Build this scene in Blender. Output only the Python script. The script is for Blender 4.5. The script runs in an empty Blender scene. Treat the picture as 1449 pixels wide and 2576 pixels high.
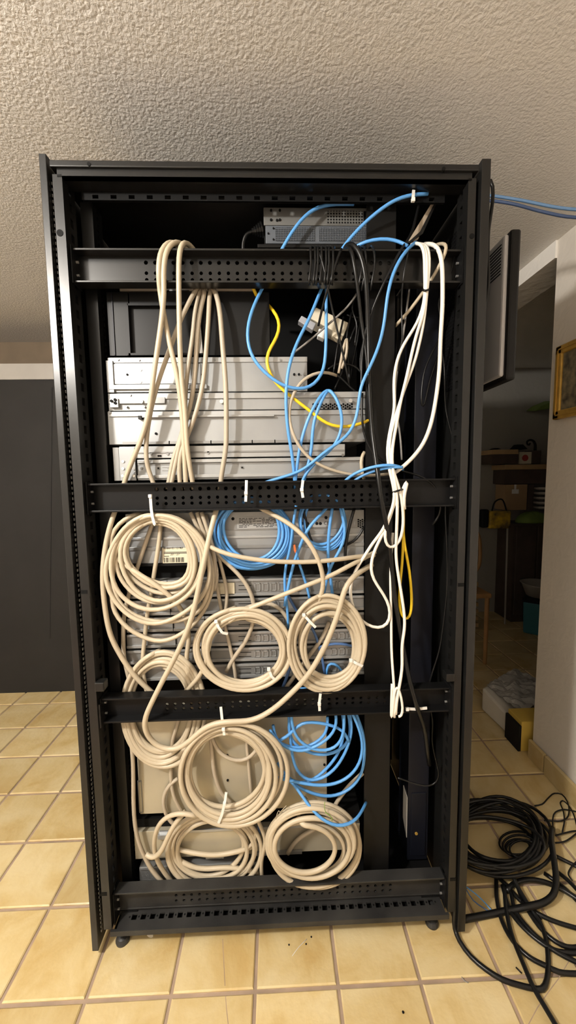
import bpy, math, random
from mathutils import Vector, Matrix

# ------------------------------------------------------------------ camera
T = 0.21                                  # one floor tile (with joint) in metres; the code below works in tiles
W_PX, H_PX, F_PX = 1449, 2576, 935.49
PITCH, ROLL, YAW = 0.0938, -0.0148, -0.0304
CAM = Vector((3.3599, -3.9034, 6.1064))   # in tiles
scene = bpy.context.scene
col = scene.collection

def _rot():
    cy, sy = math.cos(YAW), math.sin(YAW)
    Rz = Matrix(((cy, sy, 0), (-sy, cy, 0), (0, 0, 1)))
    A = Matrix(((1, 0, 0), (0, 0, -1), (0, 1, 0)))
    cp, sp = math.cos(PITCH), math.sin(PITCH)
    Rx = Matrix(((1, 0, 0), (0, cp, -sp), (0, sp, cp)))
    cr, sr = math.cos(ROLL), math.sin(ROLL)
    Rr = Matrix(((cr, -sr, 0), (sr, cr, 0), (0, 0, 1)))
    return Rr @ Rx @ A @ Rz
RW = _rot()
RWT = RW.transposed()
cam_data = bpy.data.cameras.new('camera')
cam = bpy.data.objects.new('camera', cam_data)
col.objects.link(cam)
cam_data.sensor_fit = 'VERTICAL'
cam_data.sensor_height = 24.0
cam_data.lens = 24.0 * F_PX / H_PX
cam_data.clip_start = 0.02
mw = Matrix((RW[0], -RW[1], -RW[2])).transposed().to_4x4()
mw.translation = CAM * T
cam.matrix_world = mw
scene.camera = cam

# ------------------------------------------------------------------ light
vs = scene.view_settings
vs.view_transform = 'Standard'
vs.look = 'None'
vs.gamma = 1.0
vs.use_curve_mapping = False
vs.exposure = 0.1
world = bpy.data.worlds.new('dim_room_air')
scene.world = world
world.use_nodes = True
bg = world.node_tree.nodes['Background']
bg.inputs[0].default_value = (1.0, 0.92, 0.8, 1)
bg.inputs[1].default_value = 0.02
LAMP = Vector((-2.3, -5.0, 9.78))
ld = bpy.data.lights.new('ceiling_bulb', 'POINT')
ld.energy = 150
ld.color = (1.0, 0.945, 0.87)
ld.shadow_soft_size = 0.06
lamp = bpy.data.objects.new('ceiling_bulb', ld)
lamp.location = LAMP * T
col.objects.link(lamp)

# ------------------------------------------------------------------ helpers
def ray(u, v):
    return RWT @ Vector(((u - W_PX / 2) / F_PX, (v - H_PX / 2) / F_PX, 1.0))
def at(u, v, Y):                          # point of the pixel ray on the upright plane y = Y (tiles)
    d = ray(u, v)
    return CAM + d * ((Y - CAM.y) / d.y)
def atx(u, v, X):
    d = ray(u, v)
    return CAM + d * ((X - CAM.x) / d.x)
def ground(u, v, z=0.0):
    d = ray(u, v)
    return CAM + d * ((z - CAM.z) / d.z)

class G:
    """collects faces in tile units"""
    def __init__(s):
        s.v = []; s.f = []
    def box(s, x0, x1, y0, y1, z0, z1):
        n = len(s.v)
        s.v += [(x, y, z) for z in (z0, z1) for y in (y0, y1) for x in (x0, x1)]
        s.f += [tuple(n + i for i in q) for q in ((0, 2, 3, 1), (4, 5, 7, 6), (0, 1, 5, 4), (2, 6, 7, 3), (0, 4, 6, 2), (1, 3, 7, 5))]
        return s
    def hexa(s, pts):                     # 8 points: bottom ring then top ring
        n = len(s.v)
        s.v += [tuple(p) for p in pts]
        s.f += [tuple(n + i for i in q) for q in ((3, 2, 1, 0), (4, 5, 6, 7), (0, 1, 5, 4), (1, 2, 6, 5), (2, 3, 7, 6), (3, 0, 4, 7))]
        return s
    def prism(s, pts, off):
        n = len(s.v); k = len(pts); off = Vector(off)
        s.v += [tuple(p) for p in pts] + [tuple(Vector(p) + off) for p in pts]
        s.f.append(tuple(n + i for i in range(k)))
        s.f.append(tuple(n + k + i for i in reversed(range(k))))
        for i in range(k):
            j = (i + 1) % k
            s.f.append((n + j, n + i, n + k + i, n + k + j))
        return s
    def cyl(s, a, b, r0, r1=None, k=14):
        r1 = r0 if r1 is None else r1
        a = Vector(a); b = Vector(b); d = (b - a).normalized()
        x = d.orthogonal().normalized(); y = d.cross(x)
        n = len(s.v)
        for c, r in ((a, r0), (b, r1)):
            s.v += [tuple(c + (x * math.cos(t) + y * math.sin(t)) * r) for t in [2 * math.pi * i / k for i in range(k)]]
        for i in range(k):
            j = (i + 1) % k
            s.f.append((n + i, n + j, n + k + j, n + k + i))
        s.f.append(tuple(n + i for i in reversed(range(k))))
        s.f.append(tuple(n + k + i for i in range(k)))
        return s
    def tube(s, path, r, k=8, closed=False):
        P = [Vector(p) for p in path]
        n0 = len(s.v); m = len(P)
        nor = None
        for i in range(m):
            if closed:
                d = P[(i + 1) % m] - P[i - 1]
            else:
                d = P[min(i + 1, m - 1)] - P[max(i - 1, 0)]
            if d.length < 1e-9: d = Vector((0, 0, 1))
            d.normalize()
            if nor is None:
                nor = d.orthogonal().normalized()
            else:
                nor = nor - d * nor.dot(d)
                if nor.length < 1e-6: nor = d.orthogonal()
                nor.normalize()
            b = d.cross(nor)
            rr = r(i / max(1, m - 1)) if callable(r) else r
            s.v += [tuple(P[i] + (nor * math.cos(t) + b * math.sin(t)) * rr) for t in [2 * math.pi * q / k for q in range(k)]]
        for i in range(m if closed else m - 1):
            a0 = n0 + i * k; b0 = n0 + ((i + 1) % m) * k
            for q in range(k):
                w = (q + 1) % k
                s.f.append((a0 + q, a0 + w, b0 + w, b0 + q))
        if not closed:
            s.f.append(tuple(n0 + q for q in reversed(range(k))))
            s.f.append(tuple(n0 + (m - 1) * k + q for q in range(k)))
        return s
    def lathe(s, c, prof, k=24):
        c = Vector(c); n = len(s.v)
        for r, z in prof:
            s.v += [(c.x + r * math.cos(2 * math.pi * i / k), c.y + r * math.sin(2 * math.pi * i / k), c.z + z) for i in range(k)]
        for a in range(len(prof) - 1):
            for i in range(k):
                j = (i + 1) % k
                s.f.append((n + a * k + i, n + a * k + j, n + (a + 1) * k + j, n + (a + 1) * k + i))
        s.f.append(tuple(n + i for i in reversed(range(k))))
        s.f.append(tuple(n + (len(prof) - 1) * k + i for i in range(k)))
        return s
    def plate(s, o, du, dv, th, us, vs_, hole):
        """sheet with real holes. us, vs_: grid lines along du, dv; hole(i, j) -> None | ('r', rad) | ('q', hu, hv); th: thickness vector"""
        o = Vector(o); du = Vector(du); dv = Vector(dv); th = Vector(th)
        def quad(a, b, c, d):
            n = len(s.v); s.v.extend([tuple(a), tuple(b), tuple(c), tuple(d)]); s.f.append((n, n + 1, n + 2, n + 3))
        for i in range(len(us) - 1):
            for j in range(len(vs_) - 1):
                u0, u1, v0, v1 = us[i], us[i + 1], vs_[j], vs_[j + 1]
                um, vm = (u0 + u1) / 2, (v0 + v1) / 2
                h = hole(i, j)
                pt = lambda u, v: o + du * u + dv * v
                if h is None:
                    q = [pt(u0, v0), pt(u1, v0), pt(u1, v1), pt(u0, v1)]
                    quad(*q); quad(*[p + th for p in reversed(q)])
                    continue
                outer = [(u0, v0), (um, v0), (u1, v0), (u1, vm), (u1, v1), (um, v1), (u0, v1), (u0, vm)]
                if h[0] == 'r':
                    inner = [(um + h[1] * math.cos(a), vm + h[1] * math.sin(a)) for a in [math.radians(225 + 45 * t) for t in range(8)]]
                else:
                    a, b = h[1], h[2]
                    inner = [(um - a, vm - b), (um, vm - b), (um + a, vm - b), (um + a, vm), (um + a, vm + b), (um, vm + b), (um - a, vm + b), (um - a, vm)]
                for t in range(8):
                    w = (t + 1) % 8
                    A, B, C_, D = pt(*outer[t]), pt(*outer[w]), pt(*inner[w]), pt(*inner[t])
                    quad(A, B, C_, D); quad(D + th, C_ + th, B + th, A + th); quad(D, C_, C_ + th, D + th)
        return s

def catmull(pts, step=0.06):
    P = [Vector(p) for p in pts]
    if len(P) == 2: return P
    P = [P[0] * 2 - P[1]] + P + [P[-1] * 2 - P[-2]]
    out = []
    for i in range(1, len(P) - 2):
        p0, p1, p2, p3 = P[i - 1], P[i], P[i + 1], P[i + 2]
        t0 = 0.0
        t1 = t0 + max(1e-4, (p1 - p0).length) ** 0.5
        t2 = t1 + max(1e-4, (p2 - p1).length) ** 0.5
        t3 = t2 + max(1e-4, (p3 - p2).length) ** 0.5
        n = max(2, int((p2 - p1).length / step))
        for k in range(n):
            t = t1 + (t2 - t1) * k / n
            A1 = p0 * ((t1 - t) / (t1 - t0)) + p1 * ((t - t0) / (t1 - t0))
            A2 = p1 * ((t2 - t) / (t2 - t1)) + p2 * ((t - t1) / (t2 - t1))
            A3 = p2 * ((t3 - t) / (t3 - t2)) + p3 * ((t - t2) / (t3 - t2))
            B1 = A1 * ((t2 - t) / (t2 - t0)) + A2 * ((t - t0) / (t2 - t0))
            B2 = A2 * ((t3 - t) / (t3 - t1)) + A3 * ((t - t1) / (t3 - t1))
            out.append(B1 * ((t2 - t) / (t2 - t1)) + B2 * ((t - t1) / (t2 - t1)))
    out.append(P[-2])
    return out

def tag(o, label=None, cat=None, group=None, kind=None):
    if label: o['label'] = label
    if cat: o['category'] = cat
    if group: o['group'] = group
    if kind: o['kind'] = kind
    return o
def empty(name, loc, label=None, cat=None, group=None, kind=None):
    o = bpy.data.objects.new(name, None)
    o.empty_display_size = 0.05
    o.location = Vector(loc) * T
    col.objects.link(o)
    return tag(o, label, cat, group, kind)
def wloc(o):
    l = Vector(o.location)
    while o.parent:
        o = o.parent; l = l + o.location
    return l
def mk(name, g, mat, parent=None, label=None, cat=None, group=None, kind=None, smooth=False, bevel=0.0):
    lo = [min(v[i] for v in g.v) for i in range(3)]
    hi = [max(v[i] for v in g.v) for i in range(3)]
    org = Vector(((lo[0] + hi[0]) / 2, (lo[1] + hi[1]) / 2, lo[2])) * T
    me = bpy.data.meshes.new(name)
    me.from_pydata([tuple(Vector(v) * T - org) for v in g.v], [], g.f)
    me.update()
    if smooth:
        me.polygons.foreach_set('use_smooth', [True] * len(me.polygons))
    me.materials.append(mat)
    o = bpy.data.objects.new(name, me)
    col.objects.link(o)
    if parent:
        o.parent = parent
        o.location = org - wloc(parent)
    else:
        o.location = org
    if bevel:
        b = o.modifiers.new('soft_edges', 'BEVEL'); b.width = bevel * T; b.segments = 2; b.limit_method = 'ANGLE'
    return tag(o, label, cat, group, kind)
def copy_to(o, loc, parent=None):
    c = o.copy(); col.objects.link(c)
    c.parent = parent
    c.location = loc
    return c

# ------------------------------------------------------------------ materials
def mat(name, base, rough=0.5, metal=0.0, var=0.0, vscale=6.0, bump=0.0, bscale=60.0, spec=0.5, base2=None, coat=0.0, emit=None, detail=4.0):
    m = bpy.data.materials.new(name); m.use_nodes = True
    nt = m.node_tree; p = nt.nodes['Principled BSDF']
    p.inputs['Base Color'].default_value = (*base, 1)
    p.inputs['Roughness'].default_value = rough
    p.inputs['Metallic'].default_value = metal
    p.inputs['Specular IOR Level'].default_value = spec
    p.inputs['Coat Weight'].default_value = coat
    tc = nt.nodes.new('ShaderNodeTexCoord')
    if var or base2:
        n = nt.nodes.new('ShaderNodeTexNoise'); n.inputs['Scale'].default_value = vscale; n.inputs['Detail'].default_value = detail
        nt.links.new(tc.outputs['Object'], n.inputs['Vector'])
        r = nt.nodes.new('ShaderNodeValToRGB')
        b2 = base2 or tuple(c * (1 - var) for c in base)
        b1 = base if base2 else tuple(min(1, c * (1 + var)) for c in base)
        r.color_ramp.elements[0].color = (*b1, 1); r.color_ramp.elements[1].color = (*b2, 1)
        r.color_ramp.elements[0].position = 0.32; r.color_ramp.elements[1].position = 0.7
        nt.links.new(n.outputs['Fac'], r.inputs['Fac'])
        nt.links.new(r.outputs['Color'], p.inputs['Base Color'])
    if bump:
        n = nt.nodes.new('ShaderNodeTexNoise'); n.inputs['Scale'].default_value = bscale; n.inputs['Detail'].default_value = 5
        nt.links.new(tc.outputs['Object'], n.inputs['Vector'])
        b = nt.nodes.new('ShaderNodeBump'); b.inputs['Strength'].default_value = bump; b.inputs['Distance'].default_value = 0.01
        nt.links.new(n.outputs['Fac'], b.inputs['Height']); nt.links.new(b.outputs['Normal'], p.inputs['Normal'])
    if emit:
        p.inputs['Emission Color'].default_value = (*emit[0], 1); p.inputs['Emission Strength'].default_value = emit[1]
    return m

def plaster(name, c1, c2, strength, scale, dist, rough=0.6):
    m = bpy.data.materials.new(name); m.use_nodes = True
    nt = m.node_tree; p = nt.nodes['Principled BSDF']; L = nt.links.new
    p.inputs['Roughness'].default_value = rough
    tc = nt.nodes.new('ShaderNodeTexCoord')
    n = nt.nodes.new('ShaderNodeTexNoise'); n.inputs['Scale'].default_value = scale; n.inputs['Detail'].default_value = 4; n.inputs['Roughness'].default_value = 0.55; n.inputs['Distortion'].default_value = 0.6
    v = nt.nodes.new('ShaderNodeTexVoronoi'); v.feature = 'SMOOTH_F1'; v.inputs['Scale'].default_value = scale * 1.3
    w = nt.nodes.new('ShaderNodeTexNoise'); w.inputs['Scale'].default_value = scale * 0.12; w.inputs['Detail'].default_value = 3
    big = nt.nodes.new('ShaderNodeTexNoise'); big.inputs['Scale'].default_value = 1.3; big.inputs['Detail'].default_value = 4
    for k in (n, v, w, big): L(tc.outputs['Object'], k.inputs['Vector'])
    a = nt.nodes.new('ShaderNodeMath'); a.operation = 'MULTIPLY_ADD'; a.inputs[1].default_value = -0.45
    L(v.outputs['Distance'], a.inputs[0]); L(n.outputs['Fac'], a.inputs[2])
    a2 = nt.nodes.new('ShaderNodeMath'); a2.operation = 'MULTIPLY_ADD'; a2.inputs[1].default_value = 0.08
    L(w.outputs['Fac'], a2.inputs[0]); L(a.outputs[0], a2.inputs[2])
    b = nt.nodes.new('ShaderNodeBump'); b.inputs['Strength'].default_value = strength; b.inputs['Distance'].default_value = dist
    L(a2.outputs[0], b.inputs['Height']); L(b.outputs['Normal'], p.inputs['Normal'])
    r = nt.nodes.new('ShaderNodeValToRGB')
    r.color_ramp.elements[0].color = (*c1, 1); r.color_ramp.elements[1].color = (*c2, 1)
    r.color_ramp.elements[0].position = 0.3; r.color_ramp.elements[1].position = 0.72
    L(big.outputs['Fac'], r.inputs['Fac']); L(r.outputs['Color'], p.inputs['Base Color'])
    return m

def tile_material():
    m = bpy.data.materials.new('glazed_cream_tile'); m.use_nodes = True
    nt = m.node_tree; p = nt.nodes['Principled BSDF']; L = nt.links.new
    p.inputs['Roughness'].default_value = 0.32
    tc = nt.nodes.new('ShaderNodeTexCoord'); oi = nt.nodes.new('ShaderNodeObjectInfo')
    mul = nt.nodes.new('ShaderNodeMath'); mul.operation = 'MULTIPLY'; mul.inputs[1].default_value = 60
    L(oi.outputs['Random'], mul.inputs[0])
    add = nt.nodes.new('ShaderNodeVectorMath'); add.operation = 'ADD'
    L(tc.outputs['Object'], add.inputs[0]); L(mul.outputs[0], add.inputs[1])
    n = nt.nodes.new('ShaderNodeTexNoise'); n.inputs['Scale'].default_value = 7.5; n.inputs['Detail'].default_value = 5; n.inputs['Roughness'].default_value = 0.6; n.inputs['Distortion'].default_value = 0.5
    L(add.outputs[0], n.inputs['Vector'])
    r = nt.nodes.new('ShaderNodeValToRGB'); e = r.color_ramp.elements
    e[0].position = 0.3; e[0].color = (0.50, 0.35, 0.14, 1)
    e[1].position = 0.66; e[1].color = (0.65, 0.53, 0.30, 1)
    k = e.new(0.48); k.color = (0.59, 0.455, 0.225, 1)
    L(n.outputs['Fac'], r.inputs['Fac'])
    hs = nt.nodes.new('ShaderNodeHueSaturation')
    mr = nt.nodes.new('ShaderNodeMapRange'); mr.inputs[3].default_value = 0.86; mr.inputs[4].default_value = 1.06
    L(oi.outputs['Random'], mr.inputs[0]); L(mr.outputs[0], hs.inputs['Value'])
    L(r.outputs['Color'], hs.inputs['Color']); L(hs.outputs['Color'], p.inputs['Base Color'])
    f = nt.nodes.new('ShaderNodeTexNoise'); f.inputs['Scale'].default_value = 55; f.inputs['Detail'].default_value = 4
    L(add.outputs[0], f.inputs['Vector'])
    b = nt.nodes.new('ShaderNodeBump'); b.inputs['Strength'].default_value = 0.12; b.inputs['Distance'].default_value = 0.01
    L(f.outputs['Fac'], b.inputs['Height']); L(b.outputs['Normal'], p.inputs['Normal'])
    return m

M = {
    'ceiling': plaster('stippled_ceiling_plaster', (0.80, 0.775, 0.735), (0.73, 0.71, 0.675), 0.42, 112, 0.006, 0.42),
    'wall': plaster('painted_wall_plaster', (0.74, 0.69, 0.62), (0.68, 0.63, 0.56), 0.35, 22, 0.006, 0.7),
    'white_wall': plaster('white_lintel_plaster', (0.88, 0.85, 0.80), (0.83, 0.80, 0.75), 0.3, 20, 0.006, 0.7),
    'shaded_wall': mat('shaded_brown_far_wall', (0.20, 0.15, 0.10), 0.8, var=0.1),  # brown stands in for the band of shade above the partition
    'charcoal': mat('charcoal_wall_paint', (0.020, 0.019, 0.018), 0.6, spec=.2, var=0.08, bump=0.05, bscale=40),
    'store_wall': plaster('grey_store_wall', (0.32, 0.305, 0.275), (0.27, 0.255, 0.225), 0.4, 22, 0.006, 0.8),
    'strip': mat('grey_white_strip', (0.36, 0.34, 0.31), 0.6, var=0.06),
    'grout': mat('brown_grout', (0.33, 0.24, 0.175), 0.85, var=0.2, vscale=14),
    'tile': tile_material(),
    'black': mat('black_powder_coat', (0.006, 0.006, 0.0062), 0.38, spec=.18, var=0.15, vscale=5),
    'post': mat('graphite_powder_coat', (0.008, 0.008, 0.0078), 0.29, spec=.42, var=0.15, vscale=5),
    'dusty': mat('dusty_black_steel', (0.011, 0.011, 0.0115), 0.45, spec=.3, base2=(0.036, 0.035, 0.033), vscale=9, bump=0.04, bscale=300),
    'matte': mat('matte_black_sheet', (0.006, 0.0058, 0.0055), 0.5, spec=.2),
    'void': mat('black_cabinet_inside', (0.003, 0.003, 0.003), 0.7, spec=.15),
    'zinc': mat('galvanised_steel', (0.32, 0.33, 0.335), 0.40, metal=0.55, var=0.07, vscale=9),
    'zinc2': mat('bright_zinc_rail', (0.40, 0.41, 0.415), 0.34, metal=0.6, var=0.06, vscale=12),
    'zinc_dull': mat('dull_steel_rail', (0.24, 0.24, 0.235), 0.42, metal=0.5, var=0.12, vscale=10),
    'cream_steel': mat('yellowed_steel', (0.48, 0.44, 0.33), 0.4, metal=0.35, base2=(0.36, 0.33, 0.26), vscale=5),
    'screw': mat('screw_steel', (0.7, 0.69, 0.66), 0.3, metal=0.9),
    'device': mat('grey_device_case', (0.11, 0.11, 0.105), 0.5, var=0.05),
    'device_blue': mat('blue_grey_device_case', (0.075, 0.085, 0.10), 0.5, var=0.05),
    'navy': mat('navy_black_strip', (0.006, 0.007, 0.012), 0.45, spec=.3),
    'plastic': mat('black_plastic', (0.006, 0.006, 0.006), 0.42, spec=.2),
    'monitor': mat('dark_grey_monitor_back', (0.45, 0.45, 0.46), 0.33, bump=0.02, bscale=500),
    'rubber': mat('black_rubber_foot', (0.02, 0.02, 0.02), 0.5),
    'paper': mat('white_paper', (0.75, 0.75, 0.73), 0.7, var=0.03),
    'sticker': mat('silver_label', (0.34, 0.34, 0.33), 0.5),
    'label': mat('cream_label', (0.66, 0.60, 0.45), 0.7),
    'ink': mat('black_print', (0.01, 0.01, 0.01), 0.7, spec=.2),
    'beige': mat('beige_cable_jacket', (0.47, 0.40, 0.29), 0.42, var=0.06, vscale=5),
    'beige2': mat('grey_beige_cable_jacket', (0.41, 0.35, 0.265), 0.45, var=0.07, vscale=5),
    'white_c': mat('white_cable_jacket', (0.80, 0.76, 0.68), 0.4, var=0.04, vscale=5),
    'blue_c': mat('blue_cable_jacket', (0.09, 0.30, 0.66), 0.38, var=0.06, vscale=5),
    'blue_d': mat('dark_blue_cable_jacket', (0.06, 0.13, 0.30), 0.45),
    'blue_p': mat('dull_blue_jacket', (0.10, 0.19, 0.33), 0.5),  # duller blue than the jackets inside the rack
    'blue_k': mat('navy_cable_jacket', (0.035, 0.06, 0.13), 0.5),
    'yellow_c': mat('yellow_cable_jacket', (0.80, 0.55, 0.02), 0.4),
    'black_c': mat('black_cable_jacket', (0.006, 0.006, 0.006), 0.3, spec=.3),
    'grey_c': mat('grey_cable_jacket', (0.22, 0.21, 0.20), 0.45),
    'tie': mat('white_nylon_tie', (0.75, 0.74, 0.70), 0.35),
    'ivory': mat('ivory_plastic', (0.70, 0.64, 0.50), 0.4),
    'plug_grey': mat('grey_plug_plastic', (0.32, 0.33, 0.36), 0.45),
    'wood': mat('warm_wood', (0.30, 0.16, 0.06), 0.5, var=0.2, vscale=12),
    'dark_wood': mat('dark_wood', (0.07, 0.05, 0.04), 0.6, var=0.15, vscale=12),
    'pale_wood': mat('pale_wood_top', (0.45, 0.30, 0.15), 0.6, var=0.1, vscale=12),
    'gilt': mat('gilt_frame', (0.55, 0.34, 0.07), 0.38, metal=0.35, var=0.2, vscale=20),
    'card': mat('brown_cardboard', (0.36, 0.24, 0.13), 0.8, var=0.08),
    'green': mat('green_cloth', (0.16, 0.24, 0.05), 0.7, var=0.2),
    'teal': mat('teal_plastic', (0.03, 0.16, 0.20), 0.5),
    'glass': mat('clear_dishes', (0.55, 0.52, 0.48), 0.2, var=0.2, vscale=20),
    'yellow_p': mat('yellow_print', (0.65, 0.42, 0.03), 0.6, base2=(0.03, 0.03, 0.03), vscale=16),
    'yellow': mat('yellow_card', (0.62, 0.43, 0.08), 0.6, var=0.1),
    'red': mat('red_print', (0.35, 0.04, 0.03), 0.6),
    'cloth': mat('white_paper_wrap', (0.66, 0.63, 0.57), 0.7, var=0.05),
    'film': mat('plastic_film_sheet', (0.40, 0.39, 0.37), 0.25, var=0.2, vscale=8, bump=0.5, bscale=12),
    'paint': mat('dark_sketch_picture', (0.26, 0.22, 0.13), 0.6, base2=(0.05, 0.045, 0.035), vscale=34),
    'copper': mat('tan_sheet_edge', (0.42, 0.35, 0.27), 0.5, metal=0.3),
}

# ------------------------------------------------------------------ room
CEIL = 10.52
XW = 8.80                                 # face of the wall on the right
YB = 6.58                                 # charcoal partition on the left
YF = 11.9                                 # wall of the store area behind
floor = mk('floor', G().box(-12, 19, -12, 13, -0.4, -0.022), M['grout'], kind='structure')
tile_g = G()
h = 0.479; b_ = 0.012
tile_g.hexa([(-h, -h, -0.04), (h, -h, -0.04), (h, h, -0.04), (-h, h, -0.04), (-h, -h, -b_), (h, -h, -b_), (h, h, -b_), (-h, h, -b_)])
n0 = len(tile_g.v)
k = h - b_ * 1.2
tile_g.v += [(-k, -k, 0), (k, -k, 0), (k, k, 0), (-k, k, 0)]
tile_g.f.pop(1)
tile_g.f += [(n0, n0 + 1, n0 + 2, n0 + 3), (4, 5, n0 + 1, n0), (5, 6, n0 + 2, n0 + 1), (6, 7, n0 + 3, n0 + 2), (7, 4, n0, n0 + 3)]
first = mk('floor_tile', tile_g, M['tile'], parent=floor)
off = Vector(first.location) - Vector((0, 0, 0))
base_z = -0.04 * T
spots = []
for j in range(-3, 12):
    for i in range(-7, 15):
        if i + 1 <= -6 and j < 0: continue
        x, y = i + 0.5, j + 0.5
        if y > YB and x < 3.5: continue
        if x > XW + 0.3 and y < 3.3: continue
        if y > 8 and x < 5: continue
        spots.append((x, y))
fl = wloc(floor)
for n, (x, y) in enumerate(spots):
    o = first if n == 0 else copy_to(first, (0, 0, 0), floor)
    o.location = Vector((x * T, y * T, base_z)) - fl

mk('ceiling', G().box(-12, 19, -12, 13, CEIL, CEIL + 0.4), M['ceiling'], kind='structure')
mk('wall_right', G().box(XW, XW + 0.7, -12, 3.46, -0.05, CEIL + 0.05), M['wall'], kind='structure')
mk('trim_1', G().box(XW - 0.04, XW + 0.7, 3.46, 13, 10.2, CEIL + 0.05), M['white_wall'], kind='structure')     # lintel over the opening
bb = mk('baseboard_right', G().box(XW - 0.05, XW, -6, 3.44, -0.02, 0.36), M['grout'], kind='structure')
for a in range(-6, 4):
    y0, y1 = a + 0.02, min(a + 0.98, 3.46)
    mk('skirting_tile', G().box(XW - 0.1, XW - 0.03, y0, y1, 0.0, 0.4), M['tile'], parent=bb, bevel=0.01)
wb = mk('wall_back', G().box(-12, 3.2, YB, YB + 0.3, -0.05, 8.81), M['charcoal'], kind='structure')
mk('trim_2', G().box(-12, 3.2, YB - 0.03, YB + 0.3, 8.81, 9.22), M['strip'], kind='structure')
mk('panel_seam', G().hexa([(at(124, 1600, YB).x - .02, YB - .012, 1.6), (at(124, 1600, YB).x + .02, YB - .012, 1.6), (at(124, 1600, YB).x + .02, YB + .01, 1.6), (at(124, 1600, YB).x - .02, YB + .01, 1.6),
                           (at(130, 975, YB).x - .02, YB - .012, 8.6), (at(130, 975, YB).x + .02, YB - .012, 8.6), (at(130, 975, YB).x + .02, YB + .01, 8.6), (at(130, 975, YB).x - .02, YB + .01, 8.6)]), M['charcoal'], parent=wb)
mk('wall_recess', G().box(-12, 3.9, 8.7, 9.0, -0.05, CEIL + .05), M['shaded_wall'], kind='structure')
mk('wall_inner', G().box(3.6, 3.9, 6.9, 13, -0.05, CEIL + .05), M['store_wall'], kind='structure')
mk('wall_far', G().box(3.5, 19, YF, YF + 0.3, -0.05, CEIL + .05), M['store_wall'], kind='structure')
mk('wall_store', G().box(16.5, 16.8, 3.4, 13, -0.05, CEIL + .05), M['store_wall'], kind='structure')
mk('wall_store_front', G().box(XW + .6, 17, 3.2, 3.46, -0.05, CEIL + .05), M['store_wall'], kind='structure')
mk('wall_left', G().box(-9.3, -9, -12, 9, -0.05, CEIL + .05), M['wall'], kind='structure')
mk('wall_front', G().box(-12, 9, -11.9, -11.6, -0.05, CEIL + .05), M['wall'], kind='structure')

# ------------------------------------------------------------------ rack
YS = 0.42        # open side of the rack, nearest the camera
YE = 3.28        # closed far side (0.6 m wide rack)
YP = 0.75        # nearest pair of 19 inch uprights
ZT = 9.45
rack = empty('server_rack', (3.33, 1.85, 0), 'tall black open sided server rack with perforated cross bars, standing on cream tiles', 'server rack')
# corner posts with slotted inner flange
for x0, x1, xin, sgn in ((1.05, 1.15, 1.15, 1), (5.52, 5.608, 5.52, -1)):
    g = G().box(x0, x1, YS, YS + .05, 0.36, 9.33)
    n = 56
    zs = [0.36 + (9.33 - 0.36) * q / n for q in range(n + 1)]
    xa = xin - 0.03 * sgn if sgn > 0 else xin
    g.plate((xin - (0.03 if sgn > 0 else 0), YS + .05, 0), (0, 1, 0), (0, 0, 1), (0.03, 0, 0), [0, .05, .15, .2], zs, lambda i, j: ('q', .03, .045) if i == 1 else None)
    g.box(x0 + (0 if sgn > 0 else .02), x1 - (0.03 if sgn > 0 else 0), YS + .24, YS + .28, .36, 9.33)
    mk('corner_post', g, M['post'], parent=rack)
for x0, x1 in ((1.05, 1.15), (5.52, 5.608)):
    mk('corner_post', G().box(x0, x1, YE - .2, YE, .36, 9.33), M['black'], parent=rack)
# notches / lock holes of the posts
for (u, v, r) in ((151, 586, .035), (1187, 594, .028)):
    p = at(u, v, YS)
    mk('lock_hole', G().cyl((p.x, YS - .004, p.z), (p.x, YS + .02, p.z), r, k=16), M['void'], parent=rack)
for (u, v) in ((212, 1489), (262, 2249), (1140, 2212), (1160, 1471)):
    p = at(u, v, YS)
    mk('post_notch', G().box(p.x - .04, p.x + .035, YS - .004, YS + .02, p.z - .022, p.z + .022), M['void'], parent=rack)
# top
g = G().box(1.04, 5.62, YS - .03, YE + .02, 9.385, ZT)
top = mk('top_cover', g, M['post'], parent=rack, bevel=0.01)
mk('top_beam', G().box(1.10, 5.56, YS, YS + .05, 9.30, 9.385).box(1.10, 5.56, YS, YS + .2, 9.30, 9.315), M['post'], parent=rack)
for (u, v) in ((224, 413), (1116, 425)):
    p = at(u, v, YS - .03)
    mk('cover_hole', G().cyl((p.x, YS - .036, p.z), (p.x, YS, p.z), .02, k=12), M['void'], parent=top)
# vent row under the roof plate
g = G().plate((1.25, .62, 9.215), (1, 0, 0), (0, 0, 1), (0, .03, 0), [i * .1 for i in range(42)], [0, .07, .14], lambda i, j: ('q', .033, .02) if j == 0 and i % 2 else None)
mk('roof_rail', g, M['void'], parent=rack)
# closed sides and doors
mk('side_panel', G().box(1.05, 5.6, YE - .04, YE, .36, 9.4), M['void'], parent=rack)
def door(name, xb0, xb1, xt0, xt1, flange):
    d = mk(name, G().hexa([(xb0, YS - .04, .11), (xb1, YS - .04, .11), (xb1, YE + .05, .11), (xb0, YE + .05, .11),
                           (xt0, YS - .04, 9.5), (xt1, YS - .04, 9.5), (xt1, YE + .05, 9.5), (xt0, YE + .05, 9.5)]), M['post'], parent=rack, bevel=0.006)
    return d
dl = door('front_door', .905, .985, .945, 1.02, 1)
dr = door('rear_door', 5.645, 5.742, 5.645, 5.745, -1)
g = G().plate((5.635, .85, 7.2), (0, 1, 0), (0, 0, 1), (.008, 0, 0), [.9 * i / 20 for i in range(21)], [1.9 * i / 42 for i in range(43)], lambda i, j: ('r', .016))
mk('vent_mesh', g, M['black'], parent=dr, kind='stuff')
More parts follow.
